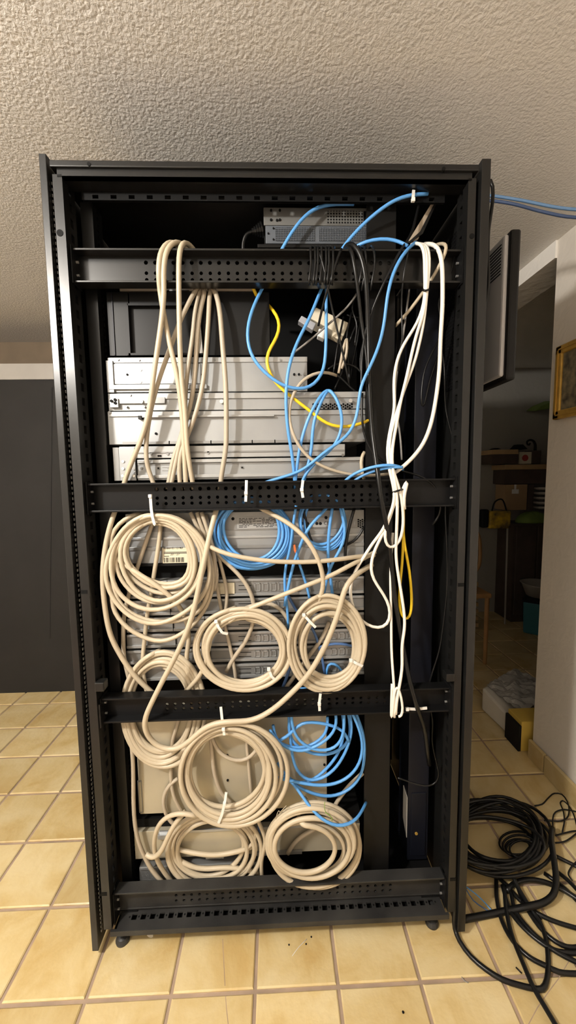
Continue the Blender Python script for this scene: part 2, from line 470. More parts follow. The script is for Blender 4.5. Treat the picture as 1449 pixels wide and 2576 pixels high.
# perforated sheet of the front door, seen along its edge
g = G()
n = 150
for i in range(n):
    z = .3 + 9.0 * i / n
    xx = 1.0 + .028 * (z / 9.5)
    g.box(xx - .002, xx + .007, YS + .02, YS + .05, z, z + .03)
mk('perforated_sheet', g, M['zinc_dull'], parent=dl, kind='stuff')
# bottom frame
g = G().box(1.13, 5.54, YS - .01, YS + .02, .265, .335)
g.plate((1.2, YS + .02, .335), (1, 0, 0), (0, 1, 0), (0, 0, -.02), [0] + [i * .1205 for i in range(1, 36)] + [4.30], [0, .08, .17, .22],
        lambda i, j: None if j != 1 else (('q', .034, .034) if i % 1 == 0 and 0 < i < 35 else None))
mk('bottom_sill', g, M['dusty'], parent=rack)
g = G()
for i in range(35):
    x = 1.2 + .1205 * i + .06
    g.cyl((x + .06, YS + .145, .332), (x + .06, YS + .145, .337), .012, k=8)
mk('dark_backing', G().box(1.14, 5.53, YS + .03, YS + .24, .24, .25), M['void'], parent=rack)  # black sheet added so the sill holes show dark
mk('sill_hole', g, M['void'], parent=rack, kind='stuff')
mk('bottom_beam', G().box(1.13, 5.54, YS + .24, YS + .26, .28, .50), M['black'], parent=rack)
mk('base_plate', G().box(1.16, 5.5, YS + .27, YE - .05, .30, .315), M['void'], parent=rack)
mk('floor_beam', G().box(1.13, 5.54, YE - .3, YE, .30, .42).box(1.13, 1.4, YS + .2, YE, .3, .36).box(5.25, 5.54, YS + .2, YE, .3, .36), M['black'], parent=rack)

def bar(u_z, z0, z1, mname, lip=True, x0=1.16, x1=5.515, holes=(1.87, .1035, 29), rows=(.30, .55, .80)):
    """C shaped cross bar: two lips towards the camera, perforated web behind"""
    root = mk('cross_bar', G().box(x0, x1, .50, .645, z1 - .022, z1).box(x0, x1, .50 if lip else .62, .645, z0, z0 + .022), M[mname], parent=rack, bevel=.004)
    hx, pitch, n = holes
    us = [x0, hx] + [hx + pitch * i for i in range(1, n + 1)] + [x1]
    H = z1 - z0 - .044
    vsx = [0, H * .09, H * .33, H * .55, H * .66, H * .94, H]
    pat = {1: .024, 2: .0, 3: .024}
    def hole(i, j):
        if not 0 < i < len(us) - 2: return None
        return {1: ('r', .021), 2: ('r', .021), 4: ('r', .024)}.get(j)
    g = G().plate((0, .625, z0 + .022), (1, 0, 0), (0, 0, 1), (0, .02, 0), us, vsx, hole)
    mk('perforated_web', g, M[mname], parent=root)
    for x, s in ((x0, 1), (x1, -1)):
        mk('end_bracket', G().box(min(x, x + s * .012), max(x, x + s * .012), .47, .66, z0 - .02, z1 + .02), M['black'], parent=root)
        for dz in (.1, .24):
            mk('bolt', G().cyl((x + s * .014, .56, z0 + dz), (x + s * .04, .56, z0 + dz), .014, k=8), M['zinc_dull'], parent=root)
    return root
bar1 = bar(0, 8.285, 8.645, 'post')
bar2 = bar(0, 5.725, 6.062, 'black')
bar3 = bar(0, 3.105, 3.425, 'black')
bar4 = bar(0, .37, .765, 'dusty', False)
# latch block and hook on the left post, clip on the right post
p = at(257, 1720, .46); mk('latch_block', G().box(p.x - .055, p.x + .055, .38, .5, p.z - .055, p.z + .055), M['post'], parent=rack, bevel=.01)
p = at(252, 1800, .46); mk('hook_strip', G().box(p.x - .012, p.x + .012, .44, .47, p.z - .15, p.z + .15), M['post'], parent=rack)
p = at(1126, 1697, .46); mk('latch_block', G().box(p.x - .05, p.x + .05, .38, .5, p.z - .05, p.z + .05), M['post'], parent=rack, bevel=.01)
# 19 inch uprights
def upright(x0, x1, xf, s, y, mname):
    g = G().box(x0, x1, y, y + .03, .40, 9.28)
    n = 120
    zs = [.4 + 8.88 * q / n for q in range(n + 1)]
    g.plate((xf, y + .03, 0), (0, 1, 0), (0, 0, 1), (.02, 0, 0), [0, .05, .13, .2], zs, lambda i, j: ('q', .028, .024) if i == 1 else None)
    return mk('mounting_upright', g, M[mname], parent=rack)
upright(1.165, 1.30, 1.285, 1, YP, 'post')
upright(4.483, 4.83, 4.83, 1, YP, 'matte')
upright(1.165, 1.30, 1.285, 1, YE - .4, 'black')
upright(4.483, 4.83, 4.83, 1, YE - .4, 'black')
# levelling feet
for u, v in ((303, 2372), (1092, 2328)):
    p = ground(u, v + 12)
    f = mk('levelling_foot', G().lathe((p.x, p.y + .08, 0.001), [(.085, 0), (.09, .03), (.07, .07), (.03, .09), (.028, .30)], k=20), M['rubber'], parent=rack, smooth=False)
for x in (1.3, 5.4):
    mk('levelling_foot', G().lathe((x, YE - .2, 0.001), [(.085, 0), (.09, .03), (.07, .07), (.03, .09), (.028, .31)], k=20), M['rubber'], parent=rack)
p = ground(1000, 2345); mk('bracket_tab', G().prism([(p.x - .45, p.y + .05, .28), (p.x, p.y + .02, .28), (p.x, p.y + .02, .12)], (0, .02, 0)), M['void'], parent=rack)
p = ground(375, 2385)
mk('brake_pin', G().cyl((p.x, p.y + .05, .12), (p.x + .05, p.y + .35, .16), .045, k=14), M['strip'], parent=rack)

# ------------------------------------------------------------------ equipment in the rack (sides of the chassis)
YQ = 0.80
YR = 2.85
def zz(v, Y=YQ): return at(600, v, Y).z
def xx(u, v, Y=YQ): return at(u, v, Y).x
def boxpx(g, u0, v0, u1, v1, Y0=YQ, Y1=YR):
    vm = (v0 + v1) / 2
    return g.box(xx(u0, vm, Y0), xx(u1, vm, Y0), Y0, Y1, zz(v1, Y0), zz(v0, Y0))
def dot(par, name, u, v, r, m, Y=YQ, d=.012, k=10):
    p = at(u, v, Y)
    return mk(name, G().cyl((p.x, Y - d, p.z), (p.x, Y + .004, p.z), r, k=k), m, parent=par)

def chassis(name, label, u0, v0, u1, v1, m, cat='server', Y0=YQ, Y1=YR):
    g = boxpx(G(), u0, v0, u1, v1, Y0, Y1)
    c = [sum(v[i] for v in g.v) / len(g.v) for i in range(3)]
    e = empty(name, (c[0], c[1], min(v[2] for v in g.v)), label, cat)
    mk('case', g, m, parent=e, bevel=.006)
    return e
def strip(par, name, u0, v0, u1, v1, m, proud=.02, Y=YQ, depth=.0):
    g = boxpx(G(), u0, v0, u1, v1, Y - proud, Y + depth)
    return mk(name, g, m, parent=par, bevel=.003)

# grey switch and firewall at the top
e = chassis('network_appliance', 'grey flat network appliance with round vent holes, uppermost device in the rack', 663, 521, 985, 566, M['device'], 'network device', .84, 2.0)
for u, v in ((682, 530), (704, 530), (682, 554), (697, 555), (704, 554)): dot(e, 'screw_hole', u, v, .014, M['void'], .84)
g = G().plate((at(822, 545, .835).x, .835, zz(562, .835)), (1, 0, 0), (0, 0, 1), (0, .008, 0), [i * .034 for i in range(14)], [i * .033 for i in range(6)], lambda i, j: ('r', .0115))
mk('vent_grid', g, M['device'], parent=e)
e['label'] = 'grey flat network appliance with round vent holes, uppermost device in the rack'
g = boxpx(G(), 823, 529, 921, 561, .838, .842)
mk('vent_back', g, M['void'], parent=e)
e = chassis('rack_switch', 'blue grey rack switch with two fine mesh grilles below the grey appliance', 668, 567, 985, 612, M['device_blue'], 'network device', .82, 2.0)
for u0, u1 in ((693, 792), (803, 922)):
    x0 = at(u0, 590, .815).x; x1 = at(u1, 590, .815).x; nx = int((x1 - x0) / .019)
    g = G().plate((x0, .813, zz(606, .815)), (1, 0, 0), (0, 0, 1), (0, .006, 0), [(x1 - x0) * i / nx for i in range(nx + 1)], [.155 * i / 8 for i in range(9)], lambda i, j: ('q', .006, .0062))
    mk('mesh_grille', g, M['device_blue'], parent=e)
    mk('grille_back', boxpx(G(), u0, 574, u1, 606, .8185, .8205), M['void'], parent=e)
for u, v in ((675, 588), (688, 575), (688, 603)): dot(e, 'screw_hole', u, v, .01, M['void'], .82)
e = chassis('device_shelf', 'thin black shelf plate under the blue grey switch', 648, 613, 985, 622, M['matte'], 'shelf', .80, 2.6)

# black box with recessed side
e = empty('black_enclosure', (at(470, 800, YQ).x, 1.8, zz(893)), 'black enclosure with a recessed rectangular side panel above the silver servers', 'enclosure')
g = G()
u0, u1, v0, v1 = 272, 678, 735, 893
a0, a1, b0, b1 = 325, 512, 768, 888
boxpx(g, u0, v0, a0, v1, YQ, YR); boxpx(g, a1, v0, u1, v1, YQ, YR); boxpx(g, a0, v0, a1, b0, YQ, YR); boxpx(g, a0, b1, a1, v1, YQ, YR)
mk('case', g, M['plastic'], parent=e)
mk('recessed_panel', boxpx(G(), a0, b0, a1, b1, YQ + .05, YQ + .1), M['black'], parent=e)
g = G()
def fr(u0, v0, u1, v1, w):
    boxpx(g, u0, v0, u1, v0 + w, YQ - .012, YQ + .01); boxpx(g, u0, v1 - w, u1, v1, YQ - .012, YQ + .01)
    boxpx(g, u0, v0, u0 + w, v1, YQ - .012, YQ + .01); boxpx(g, u1 - w, v0, u1, v1, YQ - .012, YQ + .01)
fr(a0 - 5, b0 - 5, a1 + 5, b1 + 4, 5)
mk('recess_frame', g, M['black'], parent=e)
strip(e, 'edge_strip', 283, 737, 286, 892, M['navy'], .012)
strip(e, 'paper_slip', 499, 800, 509, 888, M['paper'], .02).rotation_euler.y = -.06
e = chassis('tan_shelf_plate', 'thin tan metal sheet resting on top of the black enclosure', 300, 716, 640, 733, M['copper'], 'metal sheet', YQ + .15, 2.4)
strip(e, 'bent_lip', 425, 726, 445, 732, M['zinc2'], .05, YQ + .15)
strip(e, 'bent_lip', 418, 727, 475, 730, M['zinc2'], .03, YQ + .15)

def lettering(par, text, u, v, w_px, m, Y, bold=False, slant=0.0):
    cu = bpy.data.curves.new('lettering', 'FONT'); cu.body = text; cu.size = 1.0; cu.shear = slant
    if bold: cu.offset = .012
    ob = bpy.data.objects.new('lettering_tmp', cu); col.objects.link(ob)
    dg = bpy.context.evaluated_depsgraph_get()
    me = bpy.data.meshes.new_from_object(ob.evaluated_get(dg))
    bpy.data.objects.remove(ob)
    xs = [q.co.x for q in me.vertices]; k_ = (at(u + w_px, v, Y).x - at(u, v, Y).x) / (max(xs) - min(xs))
    p = at(u, v, Y); g = G()
    g.v = [(p.x + (q.co.x - min(xs)) * k_, Y, p.z + q.co.y * k_) for q in me.vertices]
    g.f = [tuple(f.vertices) for f in me.polygons]
    return mk('lettering', g, M[m], parent=par)
# server 1
e = chassis('rack_server', 'silver two unit server, short case ending before the black wire tangle', 272, 898, 773, 985, M['zinc'])
strip(e, 'cover_lip', 272, 898, 773, 911, M['zinc2'], .012)
strip(e, 'lid_edge', 465, 899, 558, 911, M['zinc'], .02)
strip(e, 'slide_rail', 274, 966, 520, 977, M['zinc2'], .035)
strip(e, 'front_ear', 268, 905, 285, 985, M['zinc_dull'], .03)
strip(e, 'side_panel', 285, 914, 505, 964, M['zinc2'], .012)
for u, v in ((297, 905), (350, 906), (540, 906), (706, 906)): dot(e, 'rivet', u, v, .014, M['zinc_dull'], YQ - .012)
for u, v in ((321, 943), (509, 943), (740, 942), (752, 942)): dot(e, 'screw_hole', u, v, .014, M['void'], YQ - .006)
for u, v in ((767, 941), (768, 969), (354, 931), (354, 961)): dot(e, 'rivet', u, v, .018, M['zinc_dull'], YQ - .006)
# server 2
e = chassis('rack_server', 'silver server with a row of hexagonal vent holes, just under the short server', 272, 987, 919, 1031, M['zinc'])
strip(e, 'upper_lip', 275, 988, 919, 1002, M['zinc2'], .02)
strip(e, 'slide_bracket', 272, 998, 415, 1013, M['zinc_dull'], .03)
strip(e, 'latch_plate', 276, 1000, 297, 1022, M['zinc2'], .05)
for u, v in ((281, 1009), (290, 1006), (290, 1014)): dot(e, 'latch_hole', u, v, .018, M['void'], YQ - .05)
for u, v in ((357, 1011), (558, 1011), (881, 1009)): dot(e, 'stud', u, v, .024, M['screw'], YQ - .02, .03)
for u, v in ((328, 994), (318, 1023), (363, 1023)): dot(e, 'rivet', u, v, .015, M['zinc_dull'], YQ - .02)
g = G()
for i in range(19):
    for j in range(2):
        p = at(788 + i * 5.4, 1017 + j * 6.5 + (3.2 if i % 2 else 0), YQ)
        g.cyl((p.x, YQ - .006, p.z), (p.x, YQ + .004, p.z), .0135, k=6)
mk('hexagon_vents', g, M['void'], parent=e, kind='stuff')
# server 3
e = chassis('rack_server', 'full length silver server with a plain side, above two bare rails', 272, 1033, 919, 1115, M['zinc'])
strip(e, 'upper_lip', 274, 1033, 919, 1045, M['zinc2'], .02)
strip(e, 'slide_rail', 350, 1043, 690, 1048, M['zinc2'], .05)
strip(e, 'rail_pin', 347, 1043, 356, 1052, M['plastic'], .06)
strip(e, 'sticker', 344, 1053, 372, 1108, M['label'], .004).data.materials[0] = M['zinc2']
strip(e, 'lower_lip', 308, 1108, 919, 1115, M['zinc_dull'], .02)
for u in (424, 529, 633, 690): strip(e, 'lip_joint', u, 1107, u + 3, 1116, M['void'], .022)
dot(e, 'screw_hole', 393, 1091, .016, M['void']); dot(e, 'rivet', 276, 1038, .018, M['zinc_dull'], YQ - .02)
# bare rails
e = chassis('slide_rail', 'silver server slide rail with a rounded plate, upper of two above the second bar', 300, 1120, 868, 1150, M['zinc2'], 'rail', YQ - .0, YQ + .12)
strip(e, 'round_plate', 300, 1122, 340, 1205, M['zinc'], .035)
strip(e, 'round_plate', 285, 1122, 300, 1205, M['zinc_dull'], .02)
strip(e, 'groove', 345, 1134, 868, 1138, M['zinc_dull'], .012)
for u, v in ((380, 1142), (422, 1142), (524, 1139), (862, 1145)): dot(e, 'rivet', u, v, .018, M['zinc_dull'], YQ)
for u, v in ((310, 1161), (310, 1179), (337, 1179), (309, 1197), (337, 1197)): dot(e, 'rivet', u, v, .018, M['screw'], YQ - .035)
for u, v in ((399, 1147), (404, 1147)): dot(e, 'screw_hole', u, v, .012, M['void'])
e = chassis('slide_rail', 'long silver slide rail lying directly above the second perforated bar', 345, 1153, 915, 1205, M['zinc'], 'rail', YQ, YQ + .12)
strip(e, 'ridge', 345, 1154, 915, 1162, M['zinc2'], .03)
strip(e, 'ridge', 345, 1192, 915, 1200, M['zinc2'], .03)
strip(e, 'groove', 345, 1163, 915, 1168, M['zinc_dull'], .004)
for u, v in ((356, 1178), (399, 1178), (425, 1178), (608, 1175)): dot(e, 'rivet', u, v, .018, M['zinc_dull'])
dot(e, 'screw_hole', 399, 1178, .012, M['void']); dot(e, 'screw_hole', 609, 1176, .01, M['void'], YQ - .01)
strip(e, 'slot', 408, 1172, 430, 1174, M['zinc_dull'], .004); strip(e, 'slot', 408, 1180, 430, 1182, M['zinc_dull'], .004)
# server 4
e = chassis('rack_server', 'silver server with printed labels and a barcode sticker, behind the blue coil', 318, 1288, 916, 1420, M['zinc'])
strip(e, 'upper_panel', 330, 1288, 916, 1334, M['zinc_dull'], .012)
strip(e, 'ridge', 325, 1348, 916, 1354, M['zinc2'], .02)
strip(e, 'ridge', 325, 1372, 916, 1380, M['zinc_dull'], .02)
strip(e, 'ridge', 325, 1412, 916, 1420, M['plastic'], .01)
lab = strip(e, 'printed_label', 596, 1301, 722, 1331, M['sticker'], .018)
g = G()
random.seed(4)
for r_ in range(7):
    u = 601
    while u < 712:
        w = random.uniform(4, 12); 
        if random.random() < .85: boxpx(g, u, 1304 + r_ * 3.6, u + w, 1305.4 + r_ * 3.6, YQ - .0195, YQ - .018)
        u += w + 2
mk('print', g, M['ink'], parent=lab)
lab = strip(e, 'approval_label', 736, 1306, 832, 1330, M['sticker'], .018)
g = G()
for u in (760, 774, 786, 797, 806): 
    p = at(u, 1317, YQ - .018); g.cyl((p.x, YQ - .0195, p.z), (p.x, YQ - .018, p.z), .02, k=12)
mk('print', g, M['ink'], parent=lab)
lettering(lab, 'CE', 815, 1320, 13, 'ink', YQ - .0196)
for u, v in ((586, 1305), (820, 1302)): dot(e, 'screw_hole', u, v, .02, M['void'], YQ - .012)
g = G()
for i in range(4):
    for j in range(4):
        p = at(901 + i * 5, 1307 + j * 5.4 + (2.7 if i % 2 else 0), YQ); g.cyl((p.x, YQ - .018, p.z), (p.x, YQ, p.z), .012, k=6)
mk('hexagon_vents', g, M['void'], parent=e, kind='stuff')
lab = strip(e, 'barcode_sticker', 408, 1375, 476, 1413, M['label'], .022)
g = G(); u = 412.0
random.seed(7)
while u < 462:
    w = random.choice((.8, 1.2, 2.0)); boxpx(g, u, 1399, u + w, 1411, YQ - .0235, YQ - .022); u += w + random.choice((.9, 1.5, 2))
for (a, b, v, w) in ((412, 470, 1385, 1.5), (412, 470, 1388, 1.5), (412, 425, 1395, 1.5)): boxpx(g, a, v, b, v + w, YQ - .0235, YQ - .022)
mk('print', g, M['ink'], parent=lab)
lettering(lab, 'Artikel-ID: 121907', 411, 1381.5, 50, 'ink', YQ - .0236, True)
lettering(lab, '20 - 27', 428, 1397, 25, 'ink', YQ - .0236, False, .3)
dot(e, 'stud', 540, 1395, .024, M['screw'], YQ - .012)
# stack of six rails
rail_rows = ((1457, 1500), (1506, 1543), (1549, 1584), (1590, 1624), (1630, 1664), (1671, 1706))
rl = ('topmost of the six embossed steel rails under the server', 'second of the six embossed steel rails from the top', 'third of the six embossed steel rails from the top',
      'fourth of the six embossed steel rails from the top', 'fifth of the six embossed steel rails from the top', 'lowest of the six embossed steel rails above the third bar')
for n, (a, b) in enumerate(rail_rows):
    e = chassis('server_rail', rl[n], 318, a, 916, b, M['zinc_dull'], 'rail', YQ, YQ + .2)
    e['group'] = 'six embossed rails in the middle of the rack'
    m_ = (a + b) / 2
    strip(e, 'upper_ridge', 318, a, 916, a + 6, M['zinc'], .02)
    strip(e, 'lower_ridge', 318, b - 7, 916, b, M['zinc'], .02)
    for u in (648, 668, 688, 708, 840, 860, 880):
        g = G(); hw, hh = 7, (b - a) / 4 - 1
        boxpx(g, u - hw, m_ - hh, u + hw, m_ - hh + 1.6, YQ - .012, YQ); boxpx(g, u - hw, m_ + hh - 1.6, u + hw, m_ + hh, YQ - .012, YQ)
        boxpx(g, u - hw, m_ - hh, u - hw + 1.6, m_ + hh, YQ - .012, YQ); boxpx(g, u + hw - 1.6, m_ - hh, u + hw, m_ + hh, YQ - .012, YQ)
        mk('embossed_window', g, M['zinc2'], parent=e)
    strip(e, 'tongue', 600, m_ - 6, 632, m_ - 4.5, M['void'], .004); strip(e, 'tongue', 600, m_ + 4.5, 632, m_ + 6, M['void'], .004)
    for u in (420, 500): strip(e, 'joint', u + n * 7, a, u + 1.6 + n * 7, b, M['void'], .022)
    if n == 0: strip(e, 'cream_sticker', 545, 1466, 590, 1496, M['label'], .02)
mk('rail_shadow_gap', boxpx(G(), 318, 1420, 916, 1457, YQ + .15, YR), M['void'], label='dark empty slot between the labelled server and the rails', cat='gap filler').name = 'dark_gap_filler'  # black box added to stand in for the shade in the empty slot
bpy.data.objects['dark_gap_filler']['label'] = 'black filler standing in for the dark empty slot between the labelled server and the rails'
bpy.data.objects['dark_gap_filler']['category'] = 'panel'
mk('dark_gap_filler', boxpx(G(), 318, 1458, 916, 1735, YQ + .25, YR), M['void'], label='black filler box for the dark space behind the six embossed rails', cat='panel')  # black box added to keep the space behind the rails dark
# lower big server
e = chassis('tower_chassis', 'large yellowed steel chassis behind the lowest beige coils', 345, 1792, 822, 2038, M['cream_steel'], 'server')
strip(e, 'slot_cover', 352, 1880, 358, 1905, M['zinc_dull'], .01); strip(e, 'slot_cover', 347, 1955, 357, 2035, M['zinc_dull'], .012); strip(e, 'slot_cover', 349, 1958, 355, 2032, M['cream_steel'], .016)
strip(e, 'seam', 500, 1826, 626, 1828, M['zinc_dull'], .008)
for u, v in ((572, 1900), (573, 1962), (816, 1923)): dot(e, 'screw_hole', u, v, .016, M['void'])
e = chassis('steel_drawer', 'short silver steel drawer near the rack floor behind the bottom coils', 338, 2082, 905, 2150, M['cream_steel'], 'drawer')
strip(e, 'upper_lip', 400, 2084, 905, 2090, M['zinc2'], .02)
strip(e, 'clip', 396, 2094, 420, 2104, M['zinc2'], .05); strip(e, 'clip', 517, 2150, 563, 2158, M['zinc_dull'], .03); strip(e, 'clip', 640, 2148, 760, 2156, M['zinc_dull'], .03)
e = chassis('slide_rail', 'lowest steel rail just above the dusty bottom bar', 350, 2172, 650, 2205, M['zinc_dull'], 'rail', YQ, YQ + .15)
strip(e, 'ridge', 350, 2172, 650, 2178, M['zinc2'], .02)
mk('dark_gap_filler', boxpx(G(), 338, 2050, 905, 2070, YQ + .05, 2.7), M['void'], label='black filler standing in for the dark gap between the yellowed chassis and the steel drawer', cat='panel')  # black sheet added in place of the dark gap above the drawer

# vertical power strip in the rear channel
e = empty('power_strip', (at(1050, 2150, 1.05).x, 1.2, .42), 'tall navy black vertical power strip in the rear channel', 'power strip')
xl = at(1045, 900, 1.05).x; xr = at(1103, 900, 1.05).x
mk('housing', G().box(xl, xr, 1.05, 1.45, .42, 8.7), M['navy'], parent=e, bevel=.01)
mk('cover_plate', G().box(xl + .05, xr - .04, 1.035, 1.06, .5, 1.5), M['navy'], parent=e, bevel=.005)
dot(e, 'brass_screw', 1047, 2096, .022, M['gilt'], 1.035)
p0 = at(1014, 2017, 1.06); p1 = at(1026, 2138, 1.06)
mk('paper_label', G().hexa([(xl - .012, 1.06, .78), (xl - .004, 1.06, .78), (xl - .004, 1.22, .95), (xl - .012, 1.22, .95), (xl - .012, 1.06, 1.42), (xl - .004, 1.06, 1.42), (xl - .004, 1.22, 1.47), (xl - .012, 1.22, 1.47)]), M['paper'], parent=e)

# ------------------------------------------------------------------ monitor beyond the rear door
e = empty('monitor', (6.31, 1.95, 7.28), 'dark grey flat monitor seen edge on, fixed beside the rear door', 'monitor')
mk('screen_housing', G().box(6.255, 6.385, .80, 3.15, 7.28, 9.06), M['plastic'], parent=e, bevel=.03)
mk('back_shell', G().box(6.20, 6.26, .84, 3.1, 7.33, 9.02), M['monitor'], parent=e, bevel=.025)
for i in range(10):
    z = 8.93 - i * .038
    mk('vent_slot', G().box(6.194, 6.203, .9, 2.4, z - .006, z + .006), M['void'], parent=e)
mk('mount_arm', G().box(5.76, 6.21, 1.9, 2.2, 8.0, 8.3), M['plastic'], parent=e)

# ------------------------------------------------------------------ cables
CROPS = {'A': (160, 680, .41408), 'B': (600, 680, .44168), 'C': (200, 1180, .38647), 'D': (640, 1180, .40028), 'E': (200, 1680, .38647),
         'F': (600, 1700, .41408), 'T': (600, 370, .48309), 'U': (90, 370, .48309), 'K': (250, 1280, .21394), 'R': (1080, 1900, .26245),
         'P': (0, 0, 1.0), 'X': (740, 600, .28985), 'N': (300, 1640, .15183), 'Q': (330, 2020, .24155), 'Z': (650, 1990, .19324)}
def px(c, x, y):
    o = CROPS[c]
    return o[0] + x * o[2], o[1] + y * o[2]
def relax(P, it=4):
    P = [Vector(p) for p in P]
    for _ in range(it):
        P = [P[0]] + [P[i] * .5 + (P[i - 1] + P[i + 1]) * .25 for i in range(1, len(P) - 1)] + [P[-1]]
    return P
def fill(pts, Y):
    ys = [p[2] if len(p) > 2 else None for p in pts]
    if all(y is None for y in ys): return [Y] * len(pts)
    known = [i for i, y in enumerate(ys) if y is not None]
    out = []
    for i in range(len(pts)):
        if ys[i] is not None: out.append(ys[i]); continue
        lo = [k for k in known if k < i]; hi = [k for k in known if k > i]
        if not lo: out.append(ys[hi[0]])
        elif not hi: out.append(ys[lo[-1]])
        else:
            a, b = lo[-1], hi[0]; out.append(ys[a] + (ys[b] - ys[a]) * (i - a) / (b - a))
    return out
def trace(c, pts, Y=.70):
    """traced line in a crop; the third value is the depth in the rack, from what the cable lies on"""
    out = []
    for (p, y) in zip(pts, fill(pts, Y)):
        u, v = px(c, p[0], p[1]); out.append(at(u, v, y))
    return out
def cable(name, label, segs, w, m, Y=.70, cat='cable', group=None, parent=None, k=8, step=.06):
    """segs: list of (crop, points); w: width in photo pixels"""
    P = []
    for c, pts in segs: P += trace(c, pts, Y)
    d = sum(p.y for p in P) / len(P) - CAM.y
    r = w / 2 * d / F_PX
    g = G().tube(relax(catmull(P, step)), r, k)
    return mk(name, g, M[m], parent=parent, label=label, cat=cat, group=group, smooth=True)
BEIGE = 'beige cables down the open side'
FR = .455     # in front of the cross bars
BH = .70      # behind the cross bars

# --- beige strands between the first and second bar
cable('beige_cable', 'beige cable looped over the top bar, leftmost, crossing right on its way down',
      [('U', [(760, 540, .75), (735, 500, .68), (705, 491, .58), (665, 512, .48), (645, 560, FR), (640, 680, FR)]), ('A', [(585, 120), (602, 230), (645, 450, .55), (690, 640), (715, 830, .63), (728, 1000), (735, 1150), (742, 1275, BH), (745, 1330, BH)])], 12, 'beige', group=BEIGE)
cable('beige_cable', 'beige cable looped over the top bar, second from left, swinging left below',
      [('U', [(790, 540, .77), (765, 502, .68), (735, 491, .58), (695, 505, .48), (672, 560, FR), (665, 690, FR)]), ('A', [(610, 110, .47), (600, 260), (570, 480, .5), (545, 650), (518, 860, .58), (470, 1030, .6), (420, 1150), (372, 1275, BH), (360, 1330, BH)])], 12, 'beige', group=BEIGE)
cable('beige_cable', 'beige cable looped over the top bar, hanging alone right of the pair',
      [('U', [(830, 545, .75), (805, 510, .66), (775, 490, .56), (752, 510, .48), (745, 580, FR), (745, 690, FR)]), ('A', [(700, 120, .47), (702, 250), (706, 450, .52), (716, 650), (738, 860, .6), (748, 1050), (768, 1200, .66), (782, 1275, BH), (790, 1330, BH)])], 12, 'beige', group=BEIGE)
hook = 'beige cable hooked up just under the top bar, '
def hooked(label, pts, w=11):
    cable('beige_cable', label, [('A', pts)], w, 'beige2', group=BEIGE)
hooked(hook + 'first of five from the left', [(835, 80, .80), (818, 92, .72), (770, 180, .68), (710, 300), (650, 470), (600, 600, .62), (545, 780), (520, 900), (503, 1030), (500, 1130, .66), (515, 1220, BH), (545, 1285, BH), (560, 1340, BH)])
hooked(hook + 'second of five from the left', [(855, 92, .82), (835, 106, .74), (802, 230, .72), (785, 400), (760, 560), (740, 740, .7), (735, 900), (715, 1010), (670, 1130), (640, 1280, BH), (630, 1330, BH)])
hooked(hook + 'third of five from the left', [(845, 100, .8), (862, 112, .72), (832, 230, .69), (812, 400), (800, 600), (775, 800, .68), (720, 1000), (690, 1130), (657, 1280, BH), (650, 1330, BH)])
hooked(hook + 'fourth of five from the left', [(905, 102, .82), (890, 120, .73), (880, 300, .68), (865, 500), (845, 700), (800, 880, .66), (760, 990), (720, 1080), (700, 1180), (706, 1285, BH), (712, 1340, BH)])
hooked(hook + 'rightmost of five', [(885, 115, .8), (912, 104, .72), (945, 220, .67), (965, 450, .63), (985, 700), (988, 900), (985, 1100), (965, 1200, .67), (955, 1285, BH), (948, 1340, BH)], 12)

# --- beige strands between the second and third bar
def mid(label, c, pts, w=12, m='beige', Y=BH):
    cable('beige_cable', label, [(c, pts)], w, m, Y, group=BEIGE)
mid('beige cable hugging the left rack post outside the big upper coil', 'C', [(245, 240, BH), (225, 288, .62), (190, 400), (160, 560), (150, 700, .55), (165, 900), (200, 1080, .58), (260, 1200), (330, 1310), (400, 1390, .66), (470, 1450, BH), (520, 1500, BH)], 13)
mid('beige cable falling through the upper coil ring, left of the barcode sticker', 'C', [(490, 300), (470, 370), (430, 480), (390, 600), (350, 720), (318, 830), (290, 950), (285, 1100), (292, 1250), (315, 1330), (330, 1400)], 11, 'beige2', .735)
mid('beige cable falling straight through the upper coil ring beside the barcode sticker', 'C', [(530, 300), (528, 370), (515, 500), (490, 650), (468, 800), (440, 950), (425, 1100), (410, 1250), (420, 1380), (440, 1450), (450, 1500)], 11, 'beige', .73)
mid('beige cable crossing the upper coil ring slantwise then falling to the lower left coil', 'C', [(200, 520), (240, 580, .6), (350, 660, .56), (500, 755, .54), (600, 835), (650, 890, .6), (700, 1000, .7), (715, 1100), (693, 1230), (700, 1340), (725, 1400), (740, 1460)], 12, 'beige', .72)
mid('nearly level beige cable running right over the blue coils to the white bundle', 'C', [(700, 400, .6), (780, 460, .56), (850, 508, .52), (950, 550, .48), (1100, 582), (1250, 600), (1449, 606, .48), (1600, 598, .49), (1740, 580, .52), (1850, 565, .66), (1920, 560, .72)], 12, 'beige')
mid('beige cable arching from the second bar over the blue loops into the right coil', 'D', [(20, 235, .7), (80, 268, .64), (200, 330, .56), (300, 410, .5), (370, 500, .47), (418, 610), (436, 720, .5), (405, 830, .55), (350, 910, .58), (270, 1010, .62), (235, 1110, .62)], 12)
mid('beige cable rising from the middle coil rightwards to the rear upright', 'D', [(-160, 960, .56), (-80, 900, .55), (0, 862, .53), (150, 802), (300, 742, .5), (480, 670), (600, 605, .52), (690, 560, .66), (760, 520, .72)], 12)
mid('beige cable swinging down behind the blue coil to the middle coil', 'C', [(820, 300, .72), (850, 420, .72), (870, 520), (960, 612), (1050, 700), (1105, 780), (1135, 870, .73), (1140, 940, .74), (1130, 1010, .74), (1100, 1090), (1050, 1170), (1000, 1230), (955, 1320, .74)], 11, 'beige2')
mid('thin grey beige cable dropping left of the middle coil, inner of two', 'C', [(885, 480), (905, 570), (935, 680), (960, 790), (960, 860), (940, 980), (935, 1020)], 9, 'beige2', .73)
